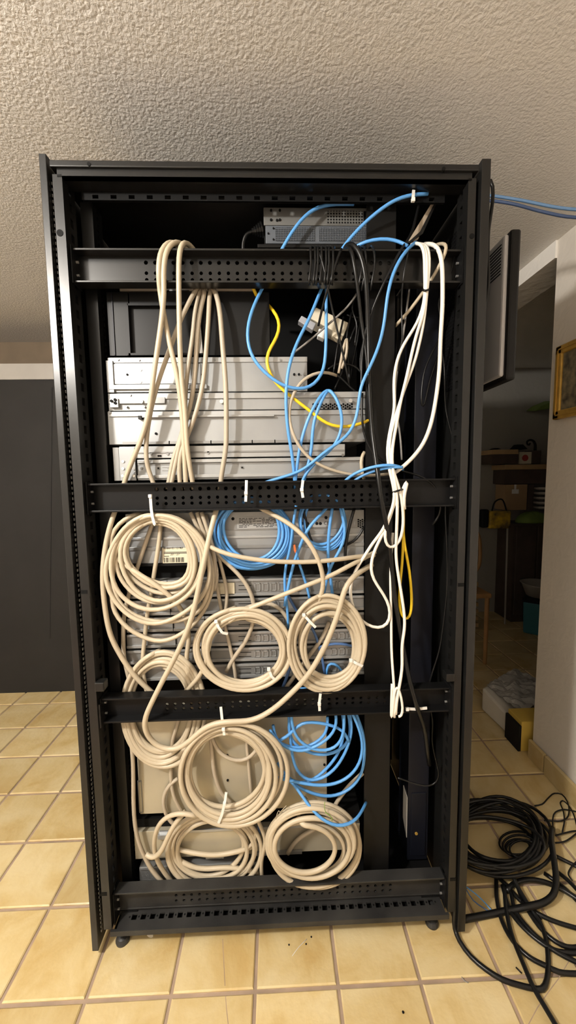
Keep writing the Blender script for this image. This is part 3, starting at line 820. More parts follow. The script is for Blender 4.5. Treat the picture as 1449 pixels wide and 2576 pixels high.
mid('thin grey beige cable dropping through the middle coil ring', 'C', [(880, 640), (898, 780), (920, 900), (950, 1040), (985, 1180), (1015, 1340), (1020, 1400)], 9, 'beige2', .745)
cable('beige_cable', 'long thick beige cable crossing the third bar twice round the largest coil',
      [('C', [(900, 235, .72), (885, 285, .62), (850, 420, .53), (815, 580, .48), (790, 700, .46), (760, 850, .45), (720, 1000, .44), (685, 1090), (620, 1230), (540, 1380, .44), (470, 1520, .44)]),
       ('E', [(440, 290, .44), (418, 370, .46), (440, 440, .5), (500, 505, .52), (575, 540, .52), (650, 525, .5), (730, 465, .48), (810, 390, .47), (930, 352, .45), (1120, 345, .45), (1190, 315, .45)]),
       ('D', [(120, 1510, .45), (230, 1410, .46), (330, 1305, .46), (430, 1140, .46), (500, 980, .46), (540, 860, .46), (575, 730, .47), (625, 670, .52), (690, 630, .68), (740, 600, .74)])], 14, 'beige', group=BEIGE)
mid('beige cable end rising from the third bar behind the right coil', 'D', [(150, 1440), (190, 1380), (240, 1320), (330, 1190), (430, 1060), (470, 960)], 11, 'beige2', .745)
mid('beige cable curling from the middle coil down to the third bar', 'N', [(1500, -160, .56), (1440, 120, .56), (1380, 330, .58), (1250, 500, .63), (1090, 660, .7), (1000, 760, .72)], 12, 'beige')

# --- coils
def coil_points(c, turns, Y, spread, start=1.5 * math.pi, n=26, wob=3.0, seed=0):
    rnd = random.Random(seed)
    pts = []
    tot = len(turns)
    turns = list(turns)
    if tot > 4:
        mid_ = turns[1:-1]; rnd.shuffle(mid_)
        turns = [turns[0]] + mid_ + [turns[-1]]
        turns = [(t[0] + rnd.uniform(-8, 8), t[1] + rnd.uniform(-8, 8), t[2] + rnd.uniform(-5, 5), t[3] + rnd.uniform(-5, 5)) for t in turns]
    ph = [rnd.uniform(0, 6.28) for _ in range(tot + 1)]
    for t in range(tot):
        a = turns[t]; b = turns[min(t + 1, tot - 1)]
        for i in range(n):
            f = i / n; s_ = f * f * (3 - 2 * f)
            e = [a[q] + (b[q] - a[q]) * s_ for q in range(4)]
            th = start + 2 * math.pi * f
            wo = wob * math.sin(2 * th + ph[t]) * math.sin(math.pi * f)
            u, v = px(c, e[0] + (e[2] + wo) * math.cos(th), e[1] + (e[3] + wo) * math.sin(th))
            pts.append(at(u, v, Y + spread * (t + f) / tot + .012 * math.sin(th * 1.5 + ph[t])))
    return pts
def coil(label, c, turns, Y, spread, w, m, ties=(), start=1.5 * math.pi, seed=0, pts=None, cat='cable coil', wob=5.0, name='cable_coil'):
    P = pts or coil_points(c, turns, Y, spread, start, wob=wob, seed=seed)
    P = [P[0] + Vector((-.03, .14, -.02))] + list(P) + [P[-1] + Vector((.04, .12, -.02))]
    lo = min(p.z for p in P)
    cx = sum(p.x for p in P) / len(P); cy = sum(p.y for p in P) / len(P)
    e = empty(name, (cx, cy, lo), label, cat, 'coiled cables hanging in the rack')
    r = w / 2 * (cy - CAM.y) / F_PX
    mk('cable', G().tube(relax(catmull(P, .07), 2), r, 8), M[m], parent=e, smooth=True)
    for tp in ties: zip_tie(tp, e)
    return e
def zip_tie(tp, parent=None, label=None):
    """tp: (crop, [(x, y, depth) ...], head index)"""
    c, pts, hd = tp
    P = trace(c, pts)
    g = G()
    for a, b in zip(P[:-1], P[1:]):
        d = (b - a); 
        if d.length < 1e-6: continue
        s = Vector((0, 1, 0)).cross(d).normalized() * .016
        n = d.cross(s).normalized() * .006
        g.hexa([a - s - n, a + s - n, a + s + n, a - s + n, b - s - n, b + s - n, b + s + n, b - s + n])
    if parent is None:
        e = empty('zip_tie', min(P, key=lambda p: p.z), label, 'zip tie', 'white zip ties')
        mk('strap', g, M['tie'], parent=e)
        t = e
    else:
        t = mk('zip_tie', g, M['tie'], parent=parent)
    if hd is not None:
        h_ = P[hd]
        mk('tie_head', G().box(h_.x - .02, h_.x + .02, h_.y - .025, h_.y + .01, h_.z - .02, h_.z + .02), M['tie'], parent=t, bevel=.005)
    return t

LO = [
 [(640, 170), (790, 180), (920, 250), (1030, 400), (1065, 600), (1050, 760), (950, 870), (780, 890), (600, 850), (440, 750), (340, 640), (310, 500), (345, 340), (450, 225)],
 [(640, 135), (850, 180), (1010, 330), (1080, 520), (1095, 720), (1040, 860), (880, 930), (700, 930), (540, 860), (400, 755), (300, 600), (290, 450), (360, 300), (500, 180)],
 [(640, 125), (870, 180), (1060, 370), (1130, 560), (1145, 760), (1080, 880), (960, 970), (820, 1000), (650, 985), (500, 905), (340, 770), (262, 620), (250, 450), (330, 280), (490, 150)],
 [(640, 110), (860, 150), (1050, 330), (1125, 560), (1110, 800), (1020, 960), (850, 1060), (720, 1090), (560, 1060), (400, 940), (290, 770), (240, 580), (260, 400), (390, 220), (520, 125)],
 [(640, 100), (820, 100), (1000, 220), (1150, 400), (1215, 600), (1120, 880), (920, 1060), (720, 1110), (520, 1070), (350, 950), (230, 780), (190, 580), (225, 370), (370, 195), (520, 105)],
 [(640, 85), (850, 105), (1010, 190), (1190, 390), (1250, 620), (1130, 920), (920, 1110), (700, 1190), (520, 1180), (330, 1090), (190, 930), (130, 700), (170, 450), (300, 230), (460, 115)],
 [(650, 70), (830, 90), (990, 160), (1200, 340), (1285, 600), (1295, 850), (1190, 1060), (1060, 1180), (860, 1300), (650, 1355), (430, 1305), (230, 1150), (90, 900), (75, 680), (160, 420), (340, 180), (500, 85)],
 [(650, 60), (850, 85), (1050, 190), (1220, 380), (1300, 650), (1290, 950), (1195, 1180), (1000, 1300), (720, 1330), (500, 1290), (300, 1180), (180, 990), (150, 750), (200, 480), (330, 270), (500, 110)],
 [(650, 55), (900, 110), (1150, 290), (1310, 600), (1325, 950), (1230, 1200), (1080, 1390), (920, 1500), (720, 1560), (520, 1510), (330, 1400), (180, 1220), (140, 1000), (145, 820), (190, 600), (120, 420), (170, 240), (300, 120), (420, 60)]]
P = []
for n, L in enumerate(LO):
    yy = [.60, .57, .62, .55, .585, .53, .52, .56, .62][n]
    for (x, y) in L:
        u, v = px('K', x, y); P.append(at(u, v, yy + .01 * math.sin(x * .011 + n)))
coil('large beige cable coil of sagging turns tied under the second bar', None, None, .6, 0, 11.5, 'beige',
     ties=[('K', [(600, -150, .485), (610, 0, .485), (625, 100, .485), (650, 185, .5), (640, 170, .6)], 0)], pts=P)
# beige bundle that runs down the right side of the big coil
for n, pts in enumerate(([(1070, 40), (1130, 170), (1220, 330), (1290, 480), (1350, 620), (1385, 780), (1370, 880), (1330, 920)],
                         [(1150, 40), (1180, 170), (1260, 330), (1320, 520), (1380, 700), (1390, 850), (1345, 960)],
                         [(1200, 40), (1260, 200), (1300, 340), (1345, 520), (1365, 700), (1345, 860), (1290, 950)])):
    mid(['beige strand right of the big coil, ' + q for q in ('first of three coming from the second bar', 'middle of three coming from the second bar', 'third of three, nearest the blue coil')][n], 'K', [(p[0], p[1], .68 - .02 * n) for p in pts], 11, 'beige2')

coil('bright blue cable coil hanging under the second bar, over the printed server label', 'C',
     [(1128, 395, 178, 185), (1126, 400, 190, 196), (1130, 405, 200, 205), (1122, 410, 215, 205), (1128, 415, 222, 215), (1120, 415, 240, 220), (1125, 420, 250, 222), (1122, 425, 262, 226)], .67, .07, 8, 'blue_c', seed=3, wob=9)
coil('small bright blue cable coil hanging under the second bar, right of the larger blue coil', 'D',
     [(420, 310, 148, 148), (430, 320, 142, 158), (425, 325, 150, 168), (445, 335, 130, 170)], .675, .06, 7.5, 'blue_c', seed=5, wob=9)
coil('round beige cable coil in the middle, tied twice, resting on the third bar', 'C',
     [(1090, 1180, 215, 188), (1080, 1178, 232, 205), (1078, 1170, 248, 218), (1066, 1175, 258, 236), (1065, 1168, 272, 246), (1060, 1172, 288, 256), (1058, 1172, 305, 262), (1062, 1165, 318, 268)], .60, -.08, 12, 'beige',
     ties=[('C', [(890, 990, .5), (905, 1030, .5), (930, 1065, .51), (965, 1072, .53)], 0), ('C', [(1232, 1300, .5), (1250, 1350, .5), (1285, 1380, .52)], 0)], seed=8, wob=8)
mid('beige half loop standing up behind the middle coil top right', 'C', [(1080, 905), (1150, 880), (1250, 870), (1330, 930), (1375, 1000), (1390, 1080), (1392, 1180)], 11, 'beige2', .70)
coil('oval beige cable coil beside the rear upright, tied twice, above the third bar', 'D',
     [(482, 1112, 150, 188), (478, 1110, 160, 200), (470, 1112, 178, 212), (468, 1105, 190, 232), (460, 1105, 205, 248), (458, 1100, 216, 268), (458, 1100, 226, 285), (457, 1102, 234, 302)], .61, -.1, 11.5, 'beige',
     ties=[('D', [(310, 915, .5), (345, 955, .49), (385, 995, .5)], 0), ('D', [(605, 1200, .5), (640, 1220, .49), (680, 1238, .5)], 0)], seed=11, wob=8)
coil('beige cable coil at lower left, hanging behind the third bar', 'E',
     [(540, 255, 178, 258), (536, 262, 195, 275), (540, 262, 212, 300), (534, 268, 224, 318), (538, 272, 240, 340), (540, 268, 252, 362), (542, 272, 264, 378)], .74, -.07, 12, 'beige', seed=13, wob=6)
coil('largest beige cable coil below the third bar, tied at top and bottom', 'E',
     [(958, 640, 225, 218), (962, 655, 238, 235), (958, 668, 252, 252), (970, 670, 262, 268), (965, 680, 282, 284), (975, 688, 288, 302), (980, 685, 308, 318), (990, 690, 330, 330), (1002, 688, 358, 336)], .60, -.12, 12.5, 'beige',
     ties=[('E', [(920, 255, .47), (928, 330, .47), (938, 395, .47), (942, 438, .48)], 2), ('E', [(955, 810, .48), (945, 880, .46), (925, 960, .46), (905, 1010, .47)], 1)], seed=17, wob=8)
coil('beige cable coil in the bottom right corner, leaning over the bottom bar', 'F',
     [(385, 1030, 196, 134), (400, 1032, 222, 148), (450, 1040, 232, 175), (440, 1020, 250, 196), (452, 1022, 262, 216), (452, 1018, 270, 232), (455, 1022, 278, 246), (455, 1024, 282, 254)], .44, .16, 13, 'beige', seed=19, wob=8)
coil('beige cable coil in the bottom left corner, half hidden behind the bottom bar', 'E',
     [(870, 1160, 198, 158), (868, 1168, 212, 182), (862, 1178, 236, 205), (860, 1188, 262, 225), (868, 1190, 288, 244), (872, 1195, 312, 256)], .74, -.05, 12, 'beige', seed=23, wob=12)

# loose beige strands in the bottom bay
def low(label, c, pts, w=12, m='beige', Y=.72): mid(label, c, pts, w, m, Y)
low('beige cable running down the far left of the bottom bay', 'E', [(318, 330), (330, 430), (345, 560), (350, 700), (352, 900), (365, 1050), (400, 1180), (430, 1240), (470, 1320), (540, 1395), (570, 1430)], 11, 'beige2', .70)
low('beige cable with a bent end below left of the lowest large coil', 'E', [(435, 1213, .62), (455, 1232, .6), (490, 1238, .58), (525, 1205, .56), (560, 1140, .54), (590, 1060), (640, 985, .56), (690, 935, .6)], 13, 'beige', .6)
low('beige cable arching left out of the lowest large coil down to the bottom bar', 'E', [(760, 965, .5), (690, 945, .5), (620, 948, .52), (545, 985, .54), (500, 1050), (484, 1140, .58), (500, 1240, .64), (545, 1320, .7), (600, 1395, .72), (640, 1430, .73)], 12)
low('grey beige cable hanging inside the largest coil ring, left', 'E', [(850, 400), (858, 480), (865, 600), (890, 740), (935, 840), (1000, 890)], 11, 'beige2', .735)
low('grey beige cable hanging inside the largest coil ring, right', 'E', [(1080, 400), (1090, 520), (1102, 640), (1112, 760), (1120, 830)], 9, 'beige2', .745)
low('grey beige half loop inside the top of the largest coil ring', 'E', [(860, 440), (880, 510), (940, 580), (1020, 612), (1095, 600), (1150, 550), (1180, 480)], 10, 'beige2', .715)
low('grey beige cable falling from the third bar left of the largest coil', 'E', [(650, 300), (640, 370), (605, 460), (595, 600), (598, 760), (625, 870), (680, 960)], 10, 'beige2', .745)
low('grey beige loop bulging left behind the largest coil', 'E', [(640, 720), (580, 760), (545, 840), (545, 910), (570, 980), (640, 1040), (720, 1060)], 10, 'beige2', .74)
low('beige cable curling under the largest coil towards the bottom right coil', 'E', [(1090, 990), (1140, 1040), (1152, 1090), (1135, 1140), (1100, 1170)], 9, 'beige2', .71)
low('beige cable from the largest coil down to the bottom bar, left of the right coil', 'E', [(1150, 960, .68), (1180, 1040), (1220, 1110, .66), (1205, 1170), (1180, 1260, .7), (1190, 1370, .72), (1195, 1420, .73)], 11, 'beige', .7)
low('pale level beige cable above the bottom bar across the left coil', 'E', [(600, 1165, .77), (690, 1195, .74), (770, 1210, .7), (870, 1220), (960, 1210), (1060, 1188, .7), (1110, 1168, .75), (1180, 1140, .78)], 12, 'beige', .72)
low('lowest level beige cable just above the bottom bar', 'E', [(600, 1225, .77), (680, 1270, .72), (760, 1305), (850, 1308), (950, 1298), (1080, 1312, .72), (1170, 1335, .77)], 12, 'beige', .72)
low('grey beige cable rising behind the bottom right coil to the rear upright', 'F', [(300, 1080), (340, 1010), (430, 945), (520, 900), (600, 760), (660, 680), (755, 590)], 11, 'beige2', .75)

# --- blue cables
BL = 'blue network cables'
def blue(label, c, pts, w=8, m='blue_c', Y=.70):
    cable('blue_cable', label, [(c, pts)], w, m, Y, group=BL)
blue('blue cable in a wide hanging loop left of the black wire tangle', 'B', [(165, 50, .74), (145, 85, .70), (75, 230, .63), (48, 370), (80, 500, .6), (170, 600), (270, 665, .6), (350, 680), (430, 655, .66), (480, 590), (497, 450), (500, 130, .70), (503, 60, .72)])
blue('blue cable from under the top bar straight down to the second bar', 'B', [(490, 70, .72), (470, 110), (410, 260, .66), (330, 420), (285, 560, .6), (270, 720), (280, 900, .62), (305, 1050), (320, 1195, .69), (325, 1260, .7)])
blue('blue cable bending over the top bar and snaking across the servers to the second bar', 'B', [(1010, -160, .68), (985, -140, .55), (935, -90, .46), (890, -10, .45), (850, 130, .47), (830, 300, .52), (800, 430), (740, 570, .55), (695, 660), (680, 800, .58), (640, 920), (560, 990), (480, 1040, .6), (420, 1100), (340, 1150, .64), (175, 1200, .7), (120, 1220, .72)])
blue('blue cable of the hairpin above the second bar, straight left leg', 'B', [(530, 690, .74), (505, 672, .7), (450, 740, .66), (395, 850), (355, 980), (335, 1100), (325, 1195, .69), (320, 1260, .7)])
blue('blue cable of the hairpin above the second bar, inner leg', 'B', [(520, 690, .74), (510, 675, .7), (470, 750, .67), (430, 850), (420, 950), (412, 1050), (372, 1195, .69), (365, 1260, .7)])
blue('blue cable of the hairpin above the second bar, wide right bow', 'B', [(500, 690, .74), (515, 672, .69), (570, 750, .62), (592, 870), (570, 960), (520, 1030), (430, 1100, .64), (390, 1150), (360, 1195, .69), (350, 1260, .7)])
blue('blue cable passing over the white bundle, upper of two', 'B', [(580, 1230, .7), (612, 1192, .66), (680, 1145, .58), (760, 1120, .5), (850, 1106, .44), (925, 1114, .45), (935, 1135, .6)])
blue('blue cable passing over the white bundle, lower of two', 'B', [(630, 1230, .7), (662, 1192, .66), (740, 1152, .58), (820, 1126, .5), (900, 1118, .45), (935, 1122, .46)])
blue('blue cable rising from the top bar in front of the grey appliance, arching right', 'T', [(205, 570, .72), (230, 525, .7), (300, 410, .68), (390, 322), (480, 297), (600, 297, .8)])
blue('blue cable rising from the top bar to a zip tie in the upper right corner', 'T', [(520, 560, .72), (545, 520, .7), (620, 430, .66), (720, 340, .58), (820, 272, .55), (905, 248, .555), (985, 244, .6)])
blue('short blue cable arching along the top bar towards the white bundle', 'T', [(600, 530, .72), (625, 505, .66), (700, 480, .6), (780, 475), (840, 492, .56), (880, 515, .52)])
blue('blue cable dropping from the second bar left of the orange clip', 'D', [(262, 230), (250, 300), (235, 420, .62), (222, 520), (195, 610, .68), (190, 750), (210, 900), (212, 1000)], 7)
blue('blue cable slanting from the second bar past the orange clip', 'D', [(460, 235, .7), (440, 262), (330, 380, .6), (290, 480), (260, 550), (232, 650, .66), (205, 780), (190, 860)], 8)
blue('thin blue cable dropping right of the orange clip', 'D', [(262, 520), (285, 610), (320, 700), (360, 870)], 7, 'blue_c', .73)
blue('straight blue cable through the small blue coil down to the right coil', 'D', [(490, 240), (468, 400), (463, 560), (480, 700), (492, 800)], 8, 'blue_c', .68)
blue('blue cable crossing the small blue coil and falling to the right coil', 'D', [(540, 240), (572, 400), (545, 500), (482, 600), (452, 700), (430, 812)], 8, 'blue_c', .67)
blue('dark blue cable running into the oval coil ring from the left', 'D', [(205, 780), (262, 890), (330, 960), (385, 1030), (400, 1100), (430, 1200), (440, 1290)], 7, 'blue_d', .745)
blue('blue cable inside the oval coil ring, upper bow', 'D', [(400, 1120), (470, 1100), (540, 1092), (615, 1110), (650, 1130)], 7, 'blue_d', .745)
blue('blue cable inside the oval coil ring, lower bow', 'D', [(455, 1290), (450, 1215), (505, 1218), (540, 1250), (560, 1290)], 7, 'blue_c', .745)
blue('dark blue cable slipping between the two middle coils to the third bar', 'D', [(240, 1180), (215, 1280), (170, 1390), (150, 1440)], 8, 'blue_d', .735)
blue('blue cable lying level on the third bar between the coils', 'D', [(250, 1384), (290, 1378), (340, 1376), (390, 1382)], 6, 'blue_c', .6)
e = empty('cable_coil', (4.1, .66, at(800, 2000, .7).z), 'tangled bright blue cable loops hanging under the third bar', 'cable coil', 'coiled cables hanging in the rack')
for n, pts in enumerate((
    [(320, 230), (322, 270), (332, 340), (370, 400), (450, 448), (530, 460), (610, 420), (640, 340), (642, 260), (640, 225)],
    [(310, 225), (308, 360), (340, 420), (430, 468), (540, 480), (640, 440), (682, 360), (672, 260), (665, 225)],
    [(228, 400), (290, 382), (340, 322), (382, 282), (480, 284), (580, 304), (650, 345), (670, 400)],
    [(630, 225), (642, 340), (612, 460), (530, 570), (440, 640), (350, 655), (280, 600), (240, 530)],
    [(676, 225), (690, 340), (660, 440), (600, 550), (530, 612), (420, 640), (350, 570), (325, 470), (314, 370), (305, 230)],
    [(690, 225), (740, 340), (756, 440), (722, 560), (650, 630), (560, 664), (450, 664), (330, 640), (240, 620)],
    [(712, 225), (760, 360), (766, 480), (750, 590), (700, 670), (620, 720), (530, 735), (440, 712), (370, 682), (310, 640), (250, 590)],
    [(210, 300), (230, 400), (330, 440), (430, 430), (500, 390), (545, 320), (540, 250)],
    [(190, 330), (260, 420), (360, 462), (470, 430), (560, 370), (600, 290), (590, 230)])):
    cable('loop', None, [('F', [(p[0], p[1], .60 + .018 * ((n * 5) % 8)) for p in pts])], 8, 'blue_c', cat=None, parent=e)
blue('single blue cable sagging in a bow over the bottom right coil', 'F', [(300, 620, .66), (360, 690, .6), (420, 780, .5), (500, 870, .42), (570, 908, .39), (630, 917), (700, 890, .42), (745, 830, .56), (775, 770, .74)], 8)
blue('thin dark blue cable behind the bottom bay, left of the right coil', 'F', [(122, 870), (126, 950), (130, 1040)], 7, 'blue_d', .745)

# --- yellow cables
cable('yellow_cable', 'short yellow cable end just under the top bar', [('B', [(60, 45, .74), (70, 78, .7), (98, 128, .69), (104, 150, .85)])], 8, 'yellow_c', group='yellow cables')
cable('yellow_cable', 'long yellow cable snaking over the silver servers', [('B', [(160, 190, .95), (178, 208, .85), (235, 280, .76), (225, 380), (160, 470, .70), (165, 560), (210, 640, .67), (320, 735), (420, 810), (500, 875), (590, 895, .68), (670, 885, .7), (722, 862, .73), (760, 845, .8)])], 8, 'yellow_c', group='yellow cables')
cable('yellow_cable', 'yellow cable hanging in a narrow loop beside the white bundle', [('D', [(938, 230, .72), (938, 350), (935, 450), (928, 600), (910, 800), (922, 920), (950, 950), (975, 935), (990, 850), (985, 750), (968, 600), (942, 470), (935, 380)])], 7, 'yellow_c', Y=.70, group='yellow cables')

# --- white bundle at the rear
WH = 'white cables at the rear'
def white(label, segs, w=8, m='white_c', Y=.60): cable('white_cable', label, segs, w, m, Y, group=WH)
white('white cable over the top bar, first strand of the tied bundle', [('B', [(985, -146, .7), (1020, -157, .58), (1046, -148, .5), (1060, -100, .46), (1060, 0, .46), (1064, 110, .47), (1058, 190, .52), (1020, 300), (940, 420, .6), (900, 520), (884, 650), (890, 780, .58), (866, 900), (846, 1010), (850, 1090, .5), (870, 1180, .47), (892, 1260, .46), (880, 1350, .47), (840, 1440, .5)]), ('D', [(800, 400, .56), (760, 440, .58), (690, 550, .6), (620, 665), (600, 770), (630, 900), (700, 980), (780, 1008), (842, 985), (862, 905), (838, 825), (790, 755), (742, 690), (730, 600), (758, 500), (812, 400, .56), (868, 260, .49), (885, 180, .47)])])
white('white cable over the top bar, second strand of the tied bundle', [('B', [(1000, -148, .7), (1035, -155, .57), (1062, -140, .5), (1074, -80, .45), (1074, 0, .45), (1069, 110, .46), (1060, 220, .52), (1012, 370), (985, 480), (960, 600), (920, 760), (900, 880), (880, 980), (872, 1080, .49), (886, 1180, .455), (904, 1290, .455)]), ('D', [(895, 350, .5), (890, 560, .56), (910, 700), (938, 880), (946, 1000), (926, 1100), (930, 1250, .5), (910, 1370, .45), (893, 1450, .44), (888, 1540, .45)])])
white('white cable over the top bar, third strand of the tied bundle', [('B', [(1010, -150, .7), (1055, -150, .57), (1080, -135, .5), (1088, -70, .45), (1084, 20, .46), (1072, 120, .47), (1060, 260, .54), (1038, 380), (1000, 530), (950, 660), (905, 800), (868, 920), (858, 1040, .52), (880, 1140, .47), (915, 1240, .46), (935, 1340, .49)]), ('D', [(935, 380, .52), (915, 460, .54), (872, 502, .55), (830, 490), (815, 425), (850, 300, .5), (890, 190, .47)])])
white('thick cream cable over the top bar, bowing right outside the bundle', [('B', [(1060, -148, .72), (1105, -152, .58), (1137, -135, .49), (1158, -70, .46), (1162, 50, .47), (1162, 200, .52), (1150, 400, .58), (1145, 560), (1120, 760, .6), (1090, 900), (1040, 1010, .58), (970, 1090, .54), (905, 1145, .52), (870, 1165, .6)])], 10)
white('cream cable folded over the top bar end and slanting left behind the bundle', [('B', [(1130, -146, .72), (1165, -155, .6), (1186, -145, .5), (1186, -110, .48), (1148, -34, .52), (1094, 63, .6), (962, 244, .72), (900, 310, .76), (880, 330, .9)])], 8, 'beige')
white('flat white cable folded back near the second bar', [('B', [(925, 1290, .5), (935, 1240, .47), (970, 1180, .46), (955, 1230, .46), (935, 1300, .47), (945, 1360, .5)])], 9)
white('cream cable dropping straight from the bundle to the third bar', [('D', [(870, 400, .62), (855, 660), (860, 900, .6), (862, 1150, .55), (876, 1350, .46), (880, 1450, .45), (880, 1560, .45)])], 7)
white('short white loop end on the third bar', [('D', [(865, 1350, .47), (861, 1460, .45), (860, 1580, .46), (872, 1500, .44), (885, 1370, .45), (905, 1360, .45), (922, 1440, .44), (937, 1500, .44), (925, 1562, .45), (905, 1555, .45)])], 7)
white('thin pale cable behind the white bundle beside the power strip', [('B', [(975, 90), (955, 250), (930, 420), (900, 600), (892, 760), (920, 930), (930, 1080)])], 5, 'grey_c', .8)
tie_e = mk('cable_wrap', G().tube([at(*px('B', x, y), Y) for x, y, Y in ((1048, 112, .47), (1065, 116, .435), (1085, 110, .46), (1066, 104, .5))], .012, 6, closed=True), M['black_c'], label='small black wire wrap round the upper white bundle', cat='cable tie', smooth=True)
mk('cable_wrap', G().tube([at(*px('D', x, y), Y) for x, y, Y in ((862, 150, .47), (895, 138, .42), (930, 128, .46), (895, 130, .5))], .012, 6, closed=True), M['black_c'], label='small black wire wrap on the white bundle near the second bar', cat='cable tie', smooth=True)

# --- grey and black cables
cable('grey_cable', 'grey beige cable bowed left over the silver servers to the white bundle', [('B', [(860, 1160, .66), (780, 1170, .68), (650, 1165), (520, 1135, .64), (400, 1070), (320, 960, .62), (285, 830), (300, 730), (350, 640, .66), (420, 590), (490, 575, .72), (560, 600, .85)])], 8, 'beige2')
cable('grey_cable', 'straight grey cable slanting behind the blue cables to the ivory socket strip', [('B', [(300, 480, .78), (380, 420, .76), (520, 300, .74), (640, 190, .74), (675, 130, .72)])], 5, 'grey_c')
cable('cream_cable', 'cream cable curving at the end of the lowest bare rail beside the rear upright', [('B', [(715, 1190, .76), (695, 1120, .76), (698, 1060, .77), (718, 1035, .79)])], 9, 'beige')
BK = 'black cables in the rack'
def blk(label, segs, w=5, Y=.70, m='black_c'): cable('black_cable', label, segs, w, m, Y, group=BK)
blk('thick black cable over the top bar running down to the floor of the rack', [('X', [(430, 110, .74), (455, 60, .62), (480, 42, .54), (530, 60, .48), (580, 140, .455), (610, 260, .455), (630, 450, .5), (640, 700, .58), (645, 900, .62), (650, 1200, .62)]), ('B', [(760, 900, .62), (778, 1050, .56), (798, 1190, .47), (815, 1320, .455)]), ('D', [(838, 400, .52), (862, 600, .6), (882, 800), (905, 950), (940, 1150, .55), (980, 1350, .46), (1030, 1520, .46)]), ('F', [(1132, 330, .58), (1150, 480, .62), (1158, 540, .75)])], 12)
blk('second thick black cable over the top bar, left of the thicker one', [('X', [(420, 120, .74), (450, 72, .62), (475, 62, .52), (500, 110, .46), (530, 280, .46), (560, 500, .52), (590, 760, .6), (620, 960), (640, 1180), (645, 1330, .64)])], 9)
blk('black cable slanting from the upper right corner behind the blue cable to the server', [('X', [(1100, -380, .7), (1060, -200, .66), (1010, -20, .6), (940, 70, .5), (870, 200, .46), (790, 360, .47), (700, 560, .55), (630, 760, .6), (595, 950), (585, 1150), (580, 1320)])], 6)
e = empty('wound_cable', tuple(at(815, 715, .5)), 'thin black cable wound in tight turns round the top bar', 'cable', BK)
for n, x in enumerate((375, 398, 412, 432, 455, 470, 492)):
    P = [at(*px('T', a, b), y_) for a, b, y_ in ((x + 8, 545, .68), (x + 6, 519, .57), (x, 530, .478), (x + 2, 600, .468), (x - 4, 660, .468), (x - 8, 708, .478), (x - 4, 716, .57), (x + 4, 700, .68))]
    mk('winding', G().tube(catmull(P, .05), .013, 6), M['black_c'], parent=e, smooth=True)
for n, x in enumerate((640, 660, 705)):
    P = [at(*px('T', a, b), y_) for a, b, y_ in ((x - 30, 540, .68), (x - 15, 516, .57), (x, 545, .475), (x + 5, 600, .468), (x - 6, 680, .47), (x - 20, 750, .52))]
    mk('winding', G().tube(catmull(P, .05), .013, 6), M['black_c'], parent=e, smooth=True)
blk('thin black cable from the windings slanting right down to the black tangle', [('X', [(150, 75, .6), (190, 70, .5), (230, 140, .462), (262, 260, .46), (285, 400, .49), (320, 560, .6), (370, 780), (420, 980), (465, 1200, .7), (480, 1270, .74)])], 5)
blk('thin black cable from the windings slanting left behind the blue cables', [('X', [(410, 90, .5), (380, 150, .465), (345, 280, .465), (310, 370, .48), (270, 500, .56), (235, 640, .66), (210, 760, .74)])], 6)
random.seed(12)
tangle = [[(560, 450), (510, 540), (490, 620), (530, 680), (560, 760), (530, 860), (525, 930)],
          [(500, 640), (470, 760), (450, 900), (470, 1050), (480, 1250)], [(430, 680), (400, 820), (370, 960), (360, 1060), (340, 1180)],
          [(570, 700), (560, 830), (530, 980), (500, 1120), (480, 1260)], [(290, 1140), (330, 1100), (400, 1080), (480, 1090), (560, 1110), (600, 1200)],
          [(310, 1180), (370, 1170), (430, 1230), (500, 1310), (540, 1330)], [(480, 900), (510, 800), (560, 720), (585, 640)],
          [(600, 900), (575, 1000), (570, 1100), (590, 1250)], [(455, 660), (500, 690), (560, 680), (590, 700)], [(420, 1000), (445, 1060), (420, 1160), (370, 1260), (350, 1310)]]
tl = ['upper curl beside the thick cables', 'upright strand below the socket strip', 'left upright strand below the socket strip', 'long slanting strand to the server lid', 'level arch over the server lid',
      'low strand lying on the server lid', 'short strand behind the thick cables', 'strand hugging the rear upright', 'short level strand by the socket strip', 'lowest left curl above the hexagon vents']
for n, pts in enumerate(tangle):
    blk('thin black cable in the tangle, ' + tl[n], [('X', [(a, b, .84 + .03 * ((n * 3) % 5)) for a, b in pts])], 5)
for n, (pts, lab) in enumerate((([(450, 880), (420, 960), (410, 1060), (385, 1170)], 'left'), ([(455, 870), (465, 950), (450, 1040), (410, 1130)], 'right'))):
    cable('cream_cable', 'thin cream cable in the black tangle under the socket strip, ' + lab + ' strand', [('X', [(a, b, .83) for a, b in pts])], 7, 'beige2')
e = empty('socket_strip', tuple(at(830, 830, .95)), 'ivory socket strip tilted among the black wire tangle', 'socket strip')
a = at(*px('X', 190, 595), .95); b = at(*px('X', 475, 730), .95); c_ = at(*px('X', 430, 850), .95); d = at(*px('X', 135, 690), .95)
mk('housing', G().prism([a, b, c_, d], (0, .3, 0)), M['ivory'], parent=e, bevel=.012)
def quadpx(name, pts, Y, th, m, parent): return mk(name, G().prism([at(*px('X', x, y), Y) for x, y in pts], (0, th, 0)), M[m], parent=parent, bevel=.008)
quadpx('grey_plug', [(65, 668), (190, 735), (160, 795), (35, 715)], .88, .12, 'plug_grey', e)
quadpx('white_plug', [(215, 780), (275, 790), (262, 872), (205, 845)], .88, .12, 'paper', e)
quadpx('tan_plug', [(335, 795), (425, 850), (410, 890), (330, 845)], .88, .12, 'ivory', e)
e = empty('power_plug', tuple(at(640, 620, .9)), 'black power plug and cord stuck into the left of the grey appliance', 'plug')
P0 = [at(u, v, y_) for u, v, y_ in ((613, 660, .95), (612, 610, .92), (620, 590, .9), (638, 582, .9))]
